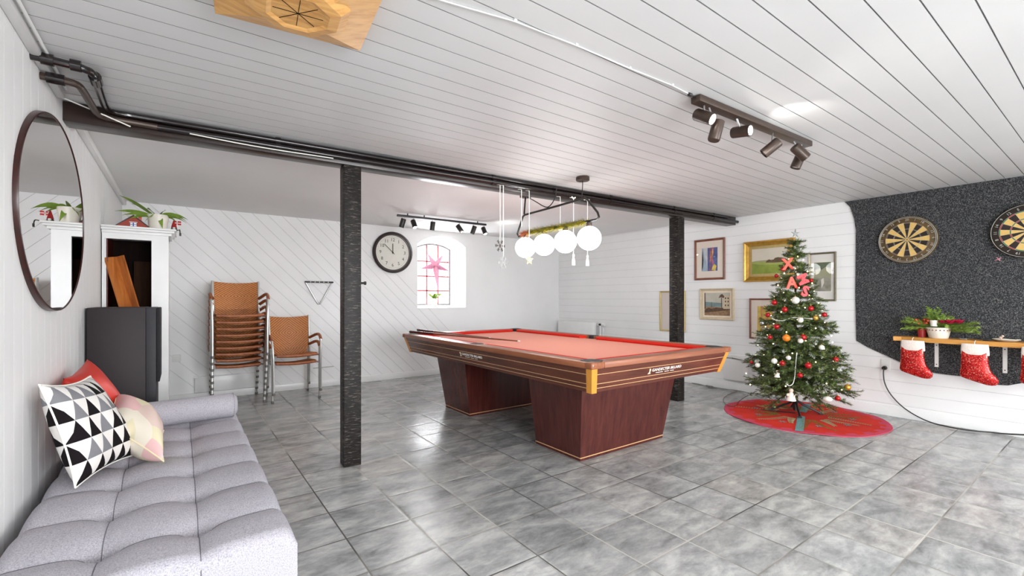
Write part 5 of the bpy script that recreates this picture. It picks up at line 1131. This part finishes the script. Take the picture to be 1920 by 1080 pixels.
B = [(C2(890, 350), .028, 'redball', 'red bauble just below the orange X letter'), (C2(825, 410), .02, 'redball', 'small red bauble at upper left edge of tree'),
 (C2(1130, 450), .02, 'redball', 'small red bauble at right of the red M letter'), (C1(255, 35), .026, 'redball', 'red bauble at left edge near top of ochre picture'),
 (C1(350, 100), .027, 'redball', 'red bauble left of centre below the white silver one'), (C1(195, 150), .024, 'redball', 'dark red bauble at left edge overlapping the ochre picture'),
 (C1(275, 255), .028, 'redball', 'large red bauble above and left of the orange bauble'), (C1(215, 355), .022, 'redball', 'red bauble left of the orange bauble'),
 (C1(590, 90), .026, 'redball', 'red bauble at right side, upper middle of the tree'), (C1(715, 148), .023, 'redball', 'red bauble sticking out alone on the right against white wall'),
 (C1(520, 355), .028, 'redball', 'red bauble right of the orange bauble'), (C1(330, 595), .027, 'redball', 'red bauble in lower left middle of the tree'),
 (C1(565, 615), .029, 'redball', 'largest red bauble in lower right middle'), (C1(490, 705), .024, 'redball', 'red bauble just above the bead chain bottom'),
 (C1(820, 560), .024, 'redball', 'red bauble at the right edge beside a clear bauble'), (C1(45, 585), .018, 'redball', 'tiny dark red bauble at far left edge of tree'),
 (C1(838, 917), .023, 'redball', 'lowest red bauble hanging at right under the long branch'),
 (C1(365, 362), .034, 'orangeball', 'single orange bauble in the middle of the tree'), (C1(635, 178), .024, 'goldball', 'gold bauble on the right above mid height'),
 (C1(930, 815), .028, 'goldball', 'gold bauble at the tip of the long right branch'),
 (C1(450, 15), .036, 'whiteball', 'big pearl white bauble below the red S letter'), (C1(495, 197), .026, 'whiteball', 'white bauble right of centre above the tree middle'),
 (C1(690, 450), .025, 'whiteball', 'white bauble at right side, mid height'), (C1(495, 388), .024, 'whiteball', 'white bauble directly under a red one at centre'),
 (C1(255, 575), .028, 'whiteball', 'white bauble at left of the lower middle red one'), (C1(100, 612), .024, 'whiteball', 'white bauble near the left edge low on tree'),
 (C1(145, 225), .022, 'steel', 'silver bauble at left edge over the ochre picture'), (C2(1020, 435), .024, 'whiteball', 'white bauble between the A and M letters'),
 (C1(745, 925), .034, 'whiteball', 'oval white bauble lowest at right above the skirt'), (C1(385, 545), .022, 'whiteball', 'small white bauble in the dark gap at centre left'),
 (C1(745, 272), .030, 'clear', 'clear glass bauble at right edge upper half'), (C1(858, 545), .02, 'clear', 'small clear glass bauble at right edge lower half'),
 (C1(475, 85), .022, 'clear', 'clear glass bauble below the big white one'), (C1(405, 870), .0, '', '')]
for (px, py), r, mt, lab in B:
    if r: bauble(px, py, r, mt, lab, sc_=(1.15, 1.15, .8) if 'oval' in lab else (1, 1, 1))
def hang_fig(px, py, lab, s):
    p = on_tree(px, py, .01); t = thing('angel_ornament', lab, 'ornament', p); m = MB(); m.lathe([(.0001, -.04 * s), (.03 * s, -.04 * s), (.02 * s, 0), (.008 * s, .02 * s), (.0001, .022 * s)], n=16); m.build('body', 'plush', t)
    m = MB(); m.sph((0, 0, .03 * s), .014 * s, 12); m.build('head', 'skin', t)
    for k in (-1, 1): m = MB(); m.sph((k * .022 * s * math.cos(TH), -k * .022 * s * math.sin(TH), .0), .018 * s, 10, (1, .5, .6)); m.build('arm', 'skin', t)
hang_fig(*C1(410, 885), 'pale pink plush angel at the bottom of the tree', 1.35); hang_fig(*C1(280, 692), 'small pink ornament figure at lower left of the tree', .8)
for ch, (px, py), mt, lab, s, rt in (('X', (1477, 496), 'letter', 'orange letter X near the top of the tree', .15, .1), ('M', (1504, 524), 'letterred', 'red letter M at right near tree top', .13, -1.2), ('A', (1484.5, 531), 'letter', 'orange letter A left of the red letters', .15, .05), ('S', (1509, 547), 'letterred', 'red letter S below the letter M', .135, -.25)):
    p = on_tree(px, py, .055); t = thing('letter_ornament', lab, 'letter', p); m = MB(); m.text(ch, s, FC @ T(0, -.04, 0) @ Matrix.Rotation(rt, 4, 'Z'), .006, bold=.006); m.build('letter_shape', mt, t, smooth=0)
    o = m
def beads(pts, n, lab):
    m = MB()
    P3 = [on_tree(*C1(*p), .02) for p in pts]; q_ = P3
    for _ in range(2): q_ = [q_[0]] + [x for a, b_ in zip(q_, q_[1:]) for x in (a * .75 + b_ * .25, a * .25 + b_ * .75)] + [q_[-1]]
    for i in range(n): f = i / (n - 1) * (len(q_) - 1); k_ = min(int(f), len(q_) - 2); m.sph(q_[k_].lerp(q_[k_ + 1], f - k_), .0045, 6)
    tag(m.build('bead_garland', 'whiteball'), lab, 'garland')
beads([(235, 180), (270, 200), (330, 205), (380, 185), (435, 172), (520, 178), (600, 186)], 44, 'white bead garland swagged across the upper middle of the tree'); beads([(462, 500), (455, 560), (448, 640), (443, 720), (430, 780), (400, 805), (370, 790)], 44, 'white bead string hanging down the lower middle of the tree')
m = MB(); random.seed(8)
for i in range(90):
    z = .28 + 1.35 * (i / 90); a = i * 2.4; r_ = RT(z) * random.uniform(.8, 1.0); x = tx + r_ * math.cos(a)
    if x < XR - .03: m.sph((x, ty + r_ * math.sin(a), z), .006, 6)
tag(m.build('fairy_lights', 'bulb'), 'warm white fairy lights wound through the Christmas tree', 'string lights', kind='stuff')
m = MB(); pp = [on_tree(*C1(100, 845), 0), Vector((4.72, 2.45, .12)), Vector((4.75, 2.5, .03)), Vector((4.85, 2.68, .008)), Vector((5.2, 2.9, .008)), Vector((XR - .03, 3.0, .008))]
m.tube(pp, .0028, 6, 2); tag(m.build('light_cable', 'black'), 'thin dark lead running from the tree to the wall', 'cord')
